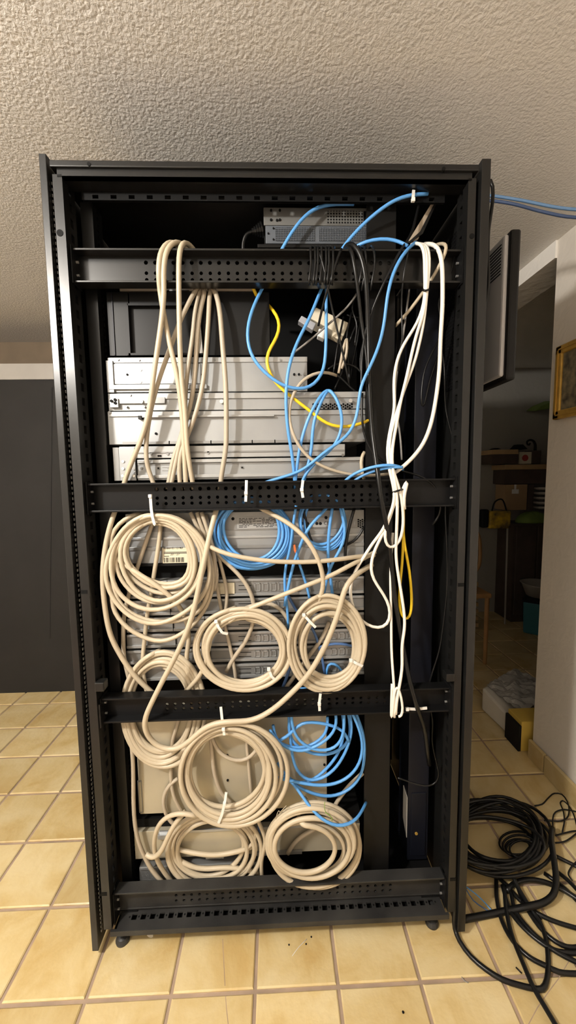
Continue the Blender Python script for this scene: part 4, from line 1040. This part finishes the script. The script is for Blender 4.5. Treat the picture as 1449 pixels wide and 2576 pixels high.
mk('cord', G().tube(catmull(P0, .03), .02, 8), M['black_c'], parent=e, smooth=True)
a = at(634, 583, .9); b = at(662, 577, .9)
g = G()
for i in range(5):
    f0, f1 = i / 5, (i + .7) / 5
    g.cyl(a.lerp(b, f0), a.lerp(b, f1), .035 + .012 * i, .035 + .012 * i, 10)
g.cyl(a, b, .03, .05, 10)
mk('plug_body', g, M['black_c'], parent=e)
blk('thin black cable down the rear door side, hooking inward at the bottom', [('X', [(1395, 110, .62), (1375, 260, .62), (1330, 400, .66), (1265, 500), (1240, 560), (1280, 700), (1285, 800), (1245, 920)]), ('B', [(1165, 480, .7), (1180, 800), (1228, 1000), (1212, 1200)]), ('D', [(1202, 200, .68), (1210, 500), (1210, 750), (1190, 950), (1160, 1150), (1102, 1330), (1095, 1450), (1125, 1600)]), ('F', [(1172, 380), (1200, 520), (1222, 620), (1190, 668), (1130, 676), (1060, 650), (968, 620)])], 4.5, .70)
blk('black cable hanging in a long hairpin by the power strip', [('B', [(1150, 380), (1060, 560), (1045, 660), (1040, 760), (1050, 795), (1066, 740), (1085, 640), (1140, 480)])], 4.5, .78)
blk('black cable from the server edge passing behind the white bundle and curling down', [('B', [(705, 700, .74), (703, 860, .7), (720, 950), (760, 1040), (830, 1095), (930, 1145, .66), (1040, 1170), (1120, 1230, .62)]), ('D', [(1172, 210, .7), (1175, 290, .7), (1120, 350, .74)])], 6)
blk('thin black cable hanging left of the white bundle from the top bar', [('X', [(1000, 60, .58), (985, 130, .48), (965, 240, .47), (940, 380, .5), (930, 560, .62), (935, 740), (945, 860), (920, 1000), (905, 1150)])], 4.5)
blk('black cable dropping below the second bar across the small blue coil', [('D', [(305, 240), (325, 340), (345, 430), (365, 465)])], 8, .72)
blk('black cable dropping below the second bar right of the small blue coil', [('D', [(630, 240), (605, 330), (580, 430), (568, 560), (572, 640)])], 8, .70)
blk('black cable arching from the hexagon vents behind the small blue coil', [('D', [(690, 360), (650, 440), (600, 470), (540, 492), (480, 500)])], 6, .76)
e = mk('orange_clip', G().prism([at(*px('D', x, y), .56) for x, y in ((246, 480), (256, 476), (262, 515), (256, 530), (248, 510))], (0, .03, 0)), mat('orange_plastic', (.75, .13, .03), .4), label='tiny orange plastic clip on the blue cables', cat='clip')
cable('green_thread', 'thin green thread tangled on top of the bottom right coil', [('Z', [(865, 140, .42), (850, 240, .41), (880, 300, .40), (960, 330), (980, 380), (930, 370), (985, 405), (940, 385), (960, 300), (870, 280)])], 2, 'green', cat='thread')
cable('frayed_thread', 'thin pale thread sticking out left of the bottom right coil', [('Z', [(225, 360, .5), (250, 250, .5), (290, 230), (250, 320), (330, 220), (365, 190)])], 1.6, 'beige2', cat='thread')

# --- loose zip ties
zip_tie(('P', [(620, 1208, .488), (619, 1240, .49), (618, 1262, .492)], 1), None, 'white zip tie hanging on the second bar, middle one').name = 'zip_tie'
zip_tie(('P', [(762, 1208, .488), (759, 1232, .49), (762, 1252, .492)], 1), None, 'white zip tie on the second bar below the blue hairpin')
zip_tie(('P', [(806, 1745, .488), (803, 1770, .49), (804, 1788, .492)], 1), None, 'white zip tie hanging on the third bar under the oval coil')
zip_tie(('P', [(1024, 1783, .488), (1045, 1784, .488), (1074, 1781, .488)], 0), None, 'white zip tie lying level on the third bar at the right')
zip_tie(('T', [(912, 225, .54), (910, 250, .52), (908, 278, .54)], 2), None, 'white zip tie holding the blue cable in the upper right corner')

# --- outside the rack
def wall_run(label, pts, m, w=7):
    P = [at(*p) for p in pts]
    P = [Vector((5.735, P[0].y + .05, P[0].z + .03))] + P + [Vector((XW + .01, P[-1].y - .25, P[-1].z - .06))]
    mk('blue_cable', G().tube(catmull(P, .08), w / 2 * 5.2 / F_PX, 8), M[m], label=label, cat='cable', group=BL, smooth=True)
wall_run('dull blue cable leaving the rack top to the right, upper of two', [(1228, 492, 1.5), (1300, 502, 1.4), (1449, 527, 1.2)], 'blue_p')
wall_run('dark blue cable leaving the rack top to the right, lower of two', [(1232, 505, 1.5), (1290, 513, 1.4), (1370, 534, 1.3), (1449, 547, 1.2)], 'blue_k')
P = [at(u, v, .75) for u, v in ((1234, 455), (1240, 490), (1236, 530), (1229, 580), (1227, 640), (1228, 720))]
P = [Vector((5.70, .75, 9.52)), Vector((5.78, .75, 9.54))] + P + [Vector((5.80, .8, 7.3)), Vector((5.765, .85, 6.6))]
mk('black_cable', G().tube(catmull(P, .06), .02, 8), M['black_c'], label='black cable bowing out behind the rear door above the monitor', cat='cable', group=BK, smooth=True)

# --- black cables on the floor
FLG = 'black cables on the floor'
def floor_trace(pts, z):
    P = []
    for p in pts:
        u, v = px('R', p[0], p[1]); P.append(ground(u, v, p[2] if len(p) > 2 else z))
    return P
def fcable(label, pts, r, z=.035, m='black_c', name='floor_cable'):
    P = floor_trace(pts, z)
    if pts[-1][0] > 1490 and r > .02:                                   # lies on beyond the picture edge
        d = (P[-1] - P[-2]).normalized(); q = P[-1] + d * 1.0
        P.append(Vector((min(q.x, 8.5), q.y, z)))
    return mk(name, G().tube(catmull(P, .06), r, 8), M[m], label=label, cat='cable', group=FLG, smooth=True)
rnd = random.Random(31)
e = empty('floor_cable_pile', ground(*px('R', 700, 800)), 'big heap of coiled black cables on the tiles right of the rack', 'cable heap', FLG)
for n in range(15):
    cx, cy = 640 + rnd.uniform(-90, 60), 770 + rnd.uniform(-40, 60)
    rx, ry = rnd.uniform(400, 560), rnd.uniform(250, 360)
    tilt = math.radians(rnd.uniform(20, 38)); z0 = .03 + .022 * n; ph = rnd.uniform(0, 6.28)
    pts = []
    for i in range(40):
        t = 2 * math.pi * i / 40
        a_, b_2 = rx * math.cos(t) * (1 + .04 * math.sin(3 * t + ph)), ry * math.sin(t) * (1 + .05 * math.sin(2 * t + ph))
        x = cx + a_ * math.cos(tilt) - b_2 * math.sin(tilt); y = cy + a_ * math.sin(tilt) * .55 + b_2 * math.cos(tilt)
        u, v = px('R', x, y)
        gp = ground(u, v, z0)
        gp.x = max(gp.x, 5.86)
        gp.z = z0 + .02 * math.sin(2 * t + ph)
        pts.append(gp)
    mk('turn', G().tube(pts, rnd.uniform(.022, .034), 7, closed=True), M['black_c'], parent=e, smooth=True)
for n in range(5):
    cx, cy, rr = 900 + rnd.uniform(-60, 60), 870 + rnd.uniform(-40, 40), rnd.uniform(90, 170)
    pts = [ground(*px('R', cx + rr * 1.1 * math.cos(t), cy + rr * .7 * math.sin(t)), .05 + .03 * n) for t in [2 * math.pi * i / 28 for i in range(28)]]
    mk('turn', G().tube(pts, .016, 6, closed=True), M['black_c'], parent=e, smooth=True)
P = [at(1152, v, .48) for v in (700, 1200, 1700, 2100, 2250)] 
P = [Vector((5.628, .50, 9.0)), Vector((5.628, .50, 5.0)), Vector((5.628, .48, 1.2)), Vector((5.628, .45, .35))] + floor_trace([(245, 1660, .09), (290, 1780, .05), (400, 1930, .035), (540, 2050), (700, 2150), (850, 2200), (1000, 2235), (1080, 2240), (1125, 2160), (1140, 1950), (1115, 1750), (1060, 1600), (980, 1480, .06), (850, 1270, .1), (800, 1150, .15)], .035)
mk('floor_cable', G().tube(catmull(P, .08), .03, 8), M['black_c'], label='black cable running down the rear door gap and looping forward on the tiles', cat='cable', group=FLG, smooth=True)
fcable('thick black cable end lying from the rack foot to the heap', [(330, 1572, .05), (550, 1532), (750, 1490), (950, 1450, .12), (1100, 1410, .14), (1190, 1330, .16), (1215, 1200, .2), (1195, 1000, .26), (1170, 800, .24), (1180, 700, .2)], .042)
FL = [([(640, 1180), (650, 1400), (700, 1600), (800, 1780), (950, 1930), (1120, 2020), (1250, 2080), (1500, 2095)], 'black floor cable in the lowest bow running out right under the looping one'),
      ([(700, 1250), (780, 1500), (900, 1650), (1050, 1780), (1200, 1870), (1500, 1900)], 'black floor cable bowing out right, third from the front'),
      ([(720, 1250), (740, 1500), (800, 1750), (900, 2000), (1000, 2230), (1100, 2400), (1280, 2700)], 'black floor cable running straight forward out of the picture bottom'),
      ([(820, 1180), (900, 1400), (1050, 1640), (1200, 1780), (1330, 1840), (1500, 1830)], 'black floor cable bowing out right, second from the heap'),
      ([(880, 1400), (980, 1480), (1100, 1550), (1250, 1610), (1500, 1680)], 'black floor cable bowing out right, nearest below the thick end'),
      ([(740, 1300), (800, 1240), (900, 1200), (1000, 1195), (1150, 1230), (1300, 1300), (1500, 1430)], 'thick black floor cable arching right just below the heap'),
      ([(600, 1100), (750, 1260), (900, 1420), (1000, 1480), (1080, 1560)], 'black floor cable slanting from the heap under the thick end'),
      ([(1100, 1130), (1280, 1260), (1500, 1480)], 'black floor cable leaving the heap at the right, lower strand'),
      ([(1180, 1080), (1330, 1200), (1500, 1380)], 'black floor cable leaving the heap at the right, middle strand'),
      ([(1180, 950), (1300, 1010), (1400, 1060), (1500, 1120)], 'black floor cable leaving the heap at the right, upper strand'),
      ([(780, 1300), (830, 1500), (980, 1690), (1150, 1840), (1300, 1930), (1500, 2020)], 'black floor cable bowing out right, fourth from the front')]
for n, (pts, lab) in enumerate(FL):
    a_, b_2 = pts[-2], pts[-1]
    if b_2[0] >= 1500: pts = pts[:-1] + [b_2, (b_2[0] + 150, b_2[1] + (b_2[1] - a_[1]) * 150 / max(60, b_2[0] - a_[0]) * .8)]
    fcable(lab, pts, .028 if n != 5 else .034, .03 + .012 * (n % 3))
TH = [([(1010, 485), (1080, 470), (1140, 410), (1200, 365), (1270, 375), (1320, 440), (1340, 530), (1320, 600), (1260, 630), (1100, 625)], 'thin dark wire curling up at the skirting, outermost curl'),
      ([(1190, 760), (1185, 600), (1210, 545), (1300, 520), (1406, 540), (1500, 560)], 'thin dark wire running right from the heap to the skirting'),
      ([(1275, 740), (1295, 620), (1280, 520), (1255, 460), (1280, 435), (1330, 475), (1380, 560), (1420, 700)], 'thin dark wire forming a narrow upright loop near the skirting'),
      ([(1210, 770), (1300, 745), (1400, 725), (1500, 730)], 'thin dark wire running right, middle one'),
      ([(1200, 840), (1290, 830), (1360, 790), (1420, 740)], 'thin dark wire curving up right beside the heap'),
      ([(1440, 1000), (1380, 1050), (1340, 1110), (1335, 1150), (1370, 1200)], 'thin dark wire bending at the right picture edge')]
for pts, lab in TH: fcable(lab, pts, .012, .06, 'black_c', 'thin_wire')
fcable('thin blue grey wire from the rack foot to the thick cable end, upper', [(340, 1250, .12), (480, 1360, .06), (610, 1500, .04)], .008, .03, 'blue_c', 'thin_wire')
fcable('thin blue grey wire from the rack foot to the thick cable end, lower', [(340, 1262, .1), (420, 1390, .05), (590, 1508, .04)], .008, .03, 'blue_d', 'thin_wire')
fcable('short snip of black cable on a tile', [(830, 2032), (885, 2090)], .008, .012, 'black_c', 'cable_snip')
fcable('short curved dark thread on a tile joint', [(310, 2125), (335, 2160), (375, 2180)], .005, .01, 'grey_c', 'cable_snip')
for n, (u, v, lab) in enumerate(((727, 2378, 'left'), (770, 2376, 'middle'), (783, 2358, 'right'))):
    p = ground(u, v)
    mk('debris_crumb', G().lathe((p.x, p.y, 0.001), [(.008, 0), (.011, .008), (.005, .014)], 7), M['void'], label='tiny dark crumb on the tile in front of the rack, ' + lab + ' of three', cat='crumb', group='crumbs on the floor')
p = ground(1014, 2548)
mk('debris_crumb', G().lathe((p.x, p.y, .001), [(.010, 0), (.014, .010), (.005, .018)], 7), M['void'], label='lone dark crumb on a tile near the bottom picture edge', cat='crumb', group='crumbs on the floor')

# ------------------------------------------------------------------ picture on the right wall
XP = XW - .005
pa = atx(1404, 1056, XP); pb = atx(1405, 876, XP)
y1_ = (pa.y + pb.y) / 2; y0_ = y1_ - 1.5; z0_, z1_ = pa.z, pb.z
e = empty('framed_picture', (XP, (y0_ + y1_) / 2, z0_), 'gilt framed dark sketch picture hanging on the right wall', 'picture')
fw = .16
for nm, (a, b, c, d) in (('frame_rail', (y0_, y1_, z0_, z0_ + fw)), ('frame_rail', (y0_, y1_, z1_ - fw, z1_)), ('frame_stile', (y0_, y0_ + fw, z0_, z1_)), ('frame_stile', (y1_ - fw, y1_, z0_, z1_))):
    o = mk(nm, G().box(XP - .09, XP, a, b, c, d), M['gilt'], parent=e, bevel=.02)
g = G()
for (a, b, c, d) in ((y0_ + .06, y1_ - .06, z0_ + .06, z0_ + .085), (y0_ + .06, y1_ - .06, z1_ - .085, z1_ - .06), (y0_ + .06, y0_ + .085, z0_ + .06, z1_ - .06), (y1_ - .085, y1_ - .06, z0_ + .06, z1_ - .06)):
    g.box(XP - .105, XP - .08, a, b, c, d)
mk('moulding', g, M['gilt'], parent=e)
mk('canvas', G().box(XP - .05, XP - .03, y0_ + fw - .01, y1_ - fw + .01, z0_ + fw - .01, z1_ - fw + .01), M['paint'], parent=e)

# ------------------------------------------------------------------ things in the dark store area
def bx(u0, v0, u1, v1, Y0, Y1, g=None):
    um, vm = (u0 + u1) / 2, (v0 + v1) / 2
    return (g or G()).box(at(u0, vm, Y0).x, at(u1, vm, Y0).x, Y0, Y1, at(um, v1, Y0).z, at(um, v0, Y0).z)
def base(g): return (sum(v[0] for v in g.v) / len(g.v), sum(v[1] for v in g.v) / len(g.v), min(v[2] for v in g.v))
YA = 11.0
gb = bx(1272, 1180, 1470, 1216, YA, 11.88)
e = empty('wall_shelf', base(gb), 'dark wall shelf with a pale front edge in the back store', 'shelf')
mk('body', gb, M['dark_wood'], parent=e); mk('front_edge', bx(1270, 1168, 1470, 1180, YA - .05, 11.88), M['pale_wood'], parent=e)
gb = bx(1238, 1143, 1304, 1167, YA, 11.8)
e = empty('wooden_box', base(gb), 'low dark wooden box with a pale top, left end of the wall shelf', 'box')
mk('body', gb, M['dark_wood'], parent=e); mk('lid', bx(1238, 1131, 1304, 1142.5, YA, 11.8), M['pale_wood'], parent=e)
gb = bx(1306, 1137, 1337, 1167, YA + .1, 11.6)
e = empty('small_box', base(gb), 'small square box with a red disc on the wall shelf', 'box')
mk('body', gb, M['label'], parent=e)
p = at(1321, 1152, YA + .1); mk('red_disc', G().cyl((p.x, YA + .09, p.z), (p.x, YA + .11, p.z), .13, k=20), M['red'], parent=e)
mk('dark_box', bx(1338, 1133, 1362, 1167, YA + .1, 11.6), M['dark_wood'], label='dark carved box on the wall shelf, right of the red disc box', cat='box', bevel=.03)
P = [at(u, v, YA + .3) for u, v in ((1346, 1133), (1346, 1118), (1341, 1109), (1333, 1107), (1326, 1111), (1327, 1118), (1332, 1119), (1333, 1114))]
mk('scroll_hook', G().tube(catmull(P, .04), lambda f: .06 - .03 * f, 8), M['ink'], label='black curled scroll ornament standing on the dark carved box', cat='ornament', smooth=True)
for (u0, v0, u1, v1, lab) in ((1292, 1118, 1324, 1130.5, 'dark hipped ornament on the boxes in the middle of the wall shelf'), (1240, 1127, 1257, 1130.5, 'small dark knob on the left end of the pale topped box')):
    a = at(u0, v1, YA + .3); b = at(u1, v0, YA + .3); w = b.x - a.x
    mk('dark_ornament', G().hexa([(a.x, YA + .2, a.z), (b.x, YA + .2, a.z), (b.x, YA + .6, a.z), (a.x, YA + .6, a.z), (a.x + w * .25, YA + .3, b.z), (b.x - w * .25, YA + .3, b.z), (b.x - w * .25, YA + .5, b.z), (a.x + w * .25, YA + .5, b.z)]), M['ink'], label=lab, cat='ornament')
gb = bx(1288, 1317, 1400, 1640, YA - .3, 11.85)
e = empty('dark_cabinet', (base(gb)[0], base(gb)[1], 0), 'tall dark cabinet under the green cloth in the back store', 'cabinet')
g = G().box(min(v[0] for v in gb.v), max(v[0] for v in gb.v), YA - .3, 11.85, .001, max(v[2] for v in gb.v))
mk('body', g, M['dark_wood'], parent=e)
xa, xb = min(v[0] for v in gb.v), max(v[0] for v in gb.v); zc = max(v[2] for v in gb.v)
mk('door', G().box(xa + .08, (xa + xb) / 2 - .03, YA - .34, YA - .29, .3, zc - .1), M['dark_wood'], parent=e, bevel=.02)
mk('door', G().box((xa + xb) / 2 + .03, xb - .08, YA - .34, YA - .29, .3, zc - .1), M['dark_wood'], parent=e, bevel=.02)
gb = bx(1271, 1219, 1326, 1283, YA, 11.7)
e = empty('cardboard_box', base(gb), 'brown cardboard box with a white tag under the wall shelf', 'box')
zlow = min(v[2] for v in gb.v)
mk('body', gb, M['card'], parent=e, bevel=.01)
mk('tag', bx(1288, 1231, 1305, 1242, YA - .01, YA), M['paper'], parent=e); mk('tape', bx(1294, 1219, 1299, 1231, YA - .01, YA), M['paper'], parent=e)
mk('brown_board', bx(1327, 1220, 1342, 1283, YA + .02, 11.7), M['dark_wood'], label='reddish brown board standing right of the cardboard box', cat='board')
e = empty('dish_stack', tuple(at(1362, 1283, YA + .3)), 'stack of clear dishes right of the brown board', 'dishes')
for i in range(5):
    p = at(1362, 1281 - i * 12, YA + .35)
    mk('dish', G().lathe((p.x, YA + .35, p.z), [(.16, 0), (.30, .05), (.32, .13), (.29, .13), (.2, .05)], 20), M['glass'], parent=e, smooth=True)
def blob(name, c, r, m, label, cat, seed=0, flat=0.0, parent=None):
    rnd = random.Random(seed); g = G(); nu, nv = 18, 10
    for j in range(nv + 1):
        f = math.pi * j / nv - math.pi / 2
        for i in range(nu):
            t = 2 * math.pi * i / nu
            w = 1 + .10 * math.sin(3 * t + seed) * math.cos(f) + .08 * math.sin(5 * t + 2 * f + seed * 2)
            z = math.sin(f); z = z if z > 0 else z * (1 - flat)
            g.v.append((c[0] + r[0] * math.cos(f) * math.cos(t) * w, c[1] + r[1] * math.cos(f) * math.sin(t) * w, c[2] + r[2] * z * w))
    for j in range(nv):
        for i in range(nu):
            k = (i + 1) % nu
            g.f.append((j * nu + i, j * nu + k, (j + 1) * nu + k, (j + 1) * nu + i))
    return mk(name, g, M[m], parent=parent, label=label, cat=cat, smooth=True)
p = at(1345, 1312, YA - .1)
blob('green_cloth', (p.x, YA + .05, zc + .02), (.75, .4, .42), 'green', 'crumpled green cloth lying on the tall dark cabinet', 'cloth', 2, .9)
gb = bx(1232, 1286, 1286, 1330, YA - .66, YA - .36)
e = empty('patterned_bag', base(gb), 'yellow and black patterned bag hanging left of the green cloth', 'bag')
mk('front', gb, M['yellow_p'], parent=e, bevel=.06)
mk('side', bx(1213, 1282, 1231, 1328, YA - .64, YA - .38), M['ink'], parent=e, bevel=.06)
mk('strap', G().tube(catmull([at(1236, 1290, YA - .5), at(1246, 1262, YA - .5), at(1262, 1256, YA - .5), at(1276, 1290, YA - .5)], .05), .03, 6), M['ink'], parent=e, smooth=True)
a = at(1279, 1560, YA - .5); b = at(1280, 1325, YA - .5)
mk('pale_pole', G().cyl((b.x, YA - .5, .001), (b.x, YA - .42, b.z), .035, k=10), M['strip'], label='thin pale pole leaning against the dark cabinet', cat='pole')
P = [at(u, v, 8.9) for u, v in ((1188, 1325), (1203, 1345), (1208, 1385), (1204, 1425), (1190, 1445))]
e = empty('wooden_chair', (P[0].x - .3, 8.9, 0), 'orange brown bentwood chair back peeping out behind the rack', 'chair')
mk('back_rim', G().tube(catmull(P, .05), .06, 10), M['wood'], parent=e, smooth=True)
for dx, dy in ((-1.6, 0), (-.25, 0), (-1.6, -1.5), (-.25, -1.5)):
    mk('leg', G().cyl((P[0].x + dx, 8.9 + dy, .001), (P[0].x + dx, 8.9 + dy, 2.2 if dy else P[-1].z), .06, .07, 10), M['wood'], parent=e)
mk('seat', G().box(P[0].x - 1.7, P[0].x - .15, 7.3, 9.0, 2.2, 2.35), M['wood'], parent=e, bevel=.04)
P2 = [at(u, v, 8.9) for u, v in ((1150, 1318), (1170, 1316), (1188, 1325))]
mk('back_rim', G().tube(catmull(P2, .05), .06, 10), M['wood'], parent=e, smooth=True)
e = empty('slatted_rack', (at(1192, 1560, 9.6).x, 9.6, 0), 'rack of short pale slats with black gaps at the edge of the rear door', 'rack')
for i in range(7):
    p = at(1189, 1468 + i * 17, 9.6)
    mk('slat', G().box(p.x - .8, p.x + .17, 9.5, 9.8, p.z - .07, p.z + .07), M['pale_wood'], parent=e)
p = at(1189, 1460, 9.6)
mk('upright', G().box(p.x - .75, p.x - .6, 9.8, 9.95, .001, p.z), M['ink'], parent=e); mk('upright', G().box(p.x + .02, p.x + .1, 9.8, 9.95, .001, p.z), M['ink'], parent=e)
Yt = 9.4
a = ground(1312, 1592); 
e = empty('storage_bin', (a.x + .5, a.y + .6, 0), 'teal plastic storage bin on the floor by the wall opening', 'bin')
zt = at(1310, 1514, a.y).z
mk('body', G().hexa([(a.x + .05, a.y, .002), (a.x + 1.6, a.y - 1.2, .002), (a.x + 2.2, a.y + .2, .002), (a.x + .6, a.y + .55, .002), (a.x, a.y, zt), (a.x + 1.65, a.y - 1.25, zt), (a.x + 2.3, a.y + .2, zt), (a.x + .6, a.y + .6, zt)]), M['teal'], parent=e, bevel=.05)
mk('lid', G().hexa([(a.x - .04, a.y, zt), (a.x + 1.7, a.y - 1.3, zt), (a.x + 2.35, a.y + .2, zt), (a.x + .6, a.y + .65, zt), (a.x - .04, a.y, zt + .12), (a.x + 1.7, a.y - 1.3, zt + .12), (a.x + 2.35, a.y + .2, zt + .12), (a.x + .6, a.y + .65, zt + .12)]), M['ink'], parent=e, bevel=.03)
p = at(1310, 1470, 10.2)
e = mk('wash_tub', G().lathe((p.x, 10.2, p.z - .5), [(.45, 0), (.62, .45), (.68, .5), (.60, .5), (.42, .05)], 28), M['strip'], label='pale rimmed tub resting on the teal bin stack', cat='tub', smooth=True)
e.location.z = (zt + .13) * T
e.location.x = (a.x + .85) * T; e.location.y = (a.y + .3) * T
mk('clear_bin', G().box(a.x + 1.5, a.x + 2.3, a.y - .1, a.y + .6, zt + .125, zt + 1.2), M['film'], label='cloudy plastic bin standing right of the pale tub', cat='bin', bevel=.04)
g = G().prism([at(u, v, 11.3) for u, v in ((1346, 1034), (1362, 1022), (1395, 1008), (1410, 1012), (1400, 1026), (1372, 1030))], (0, .59, .1))
mk('green_awning', g, M['green'], label='green sloping sheet fixed high on the back wall behind the wall end', cat='sheet', bevel=.03)
# wrapped parcel on the floor behind the wall end
A = ground(1211, 1785); B = ground(1297, 1868)
D = ground(1290, 1735); Cc = ground(1392, 1802)
hh = .55
e = empty('wrapped_parcel', ((A.x + Cc.x) / 2, (A.y + Cc.y) / 2, 0), 'white paper wrapped parcel under plastic film on the floor', 'parcel')
def rise(p, h, k=0.0): return Vector((p.x, p.y, h))
mk('paper_wrap', G().hexa([rise(A, .002), rise(B, .002), rise(Cc, .002), rise(D, .002), rise(A, hh + .05), rise(B, hh - .12), rise(Cc, hh - .1), rise(D, hh)]), M['cloth'], parent=e, bevel=.05)
g = G()
n = 14
rnd = random.Random(3)
def bl(u, v): return A.lerp(B, u).lerp(D.lerp(Cc, u), v)
for j in range(n + 1):
    for i in range(n + 1):
        q = bl(i / n, .12 + .95 * j / n); g.v.append((q.x, q.y, hh + .04 + .07 * rnd.random() + .06 * math.sin(i * .9) * math.sin(j * .7)))
for j in range(n):
    for i in range(n):
        g.f.append((j * (n + 1) + i, j * (n + 1) + i + 1, (j + 1) * (n + 1) + i + 1, (j + 1) * (n + 1) + i))
mk('plastic_film', g, M['film'], parent=e)
a = ground(1311, 1892); zt = at(1306, 1818, a.y).z
e = empty('yellow_carton', (a.x + .35, a.y + .25, 0), 'yellow carton with red stripes against the wall end, beside the parcel', 'carton')
mk('body', G().box(a.x, a.x + .75, a.y + .02, a.y + .5, .002, zt), M['yellow'], parent=e, bevel=.01)
mk('stripe', G().hexa([(a.x + .28, a.y + .01, .2), (a.x + .36, a.y + .01, .2), (a.x + .36, a.y + .02, .2), (a.x + .28, a.y + .02, .2), (a.x + .5, a.y + .01, .5), (a.x + .6, a.y + .01, .5), (a.x + .6, a.y + .02, .5), (a.x + .5, a.y + .02, .5)]), M['red'], parent=e)
mk('dark_edge', G().box(a.x - .06, a.x, a.y + .02, a.y + .5, .002, zt - .1), M['ink'], parent=e)

# beige woven strap and its dark twin in the upper rear corner
g = G().prism([at(*px('T', x, y), .72) for x, y in ((1035, 243), (1042, 250), (935, 480), (905, 492), (885, 488))], (0, .02, 0))
mk('woven_strap', g, M['copper'], label='beige woven strap tapering up into the upper rear corner', cat='strap')
g = G().prism([at(*px('T', x, y), .70) for x, y in ((1042, 250), (1050, 252), (960, 450), (890, 500), (880, 498), (945, 440))], (0, .02, 0))
mk('dark_strap', g, M['black_c'], label='narrow black strap lying on the beige woven strap', cat='strap')

# hairline cracks in two tiles and a pale scratch of thread
def crack(pts, w=.004):
    P = [ground(u, v, .0008) for u, v in pts]; g = G()
    for a, b in zip(P[:-1], P[1:]):
        d = (b - a); n_ = Vector((-d.y, d.x, 0)).normalized() * w; n = len(g.v)
        g.v += [tuple(a - n_), tuple(a + n_), tuple(b + n_), tuple(b - n_)]; g.f.append((n, n + 1, n + 2, n + 3))
    mk('tile_crack', g, M['grout'], parent=floor)
crack([(560, 2362), (563, 2420), (566, 2480)]); crack([(567, 2502), (570, 2540), (574, 2576)])
crack([(1448, 2395), (1430, 2420), (1418, 2440), (1405, 2462), (1380, 2495), (1352, 2535), (1328, 2580)])
fcable('thin pale thread on a tile in front of the rack', [((735 - 1080) / .26245, (2405 - 1900) / .26245), ((752 - 1080) / .26245, (2382 - 1900) / .26245), ((772 - 1080) / .26245, (2362 - 1900) / .26245)], .003, .006, 'paper', 'thin_thread')
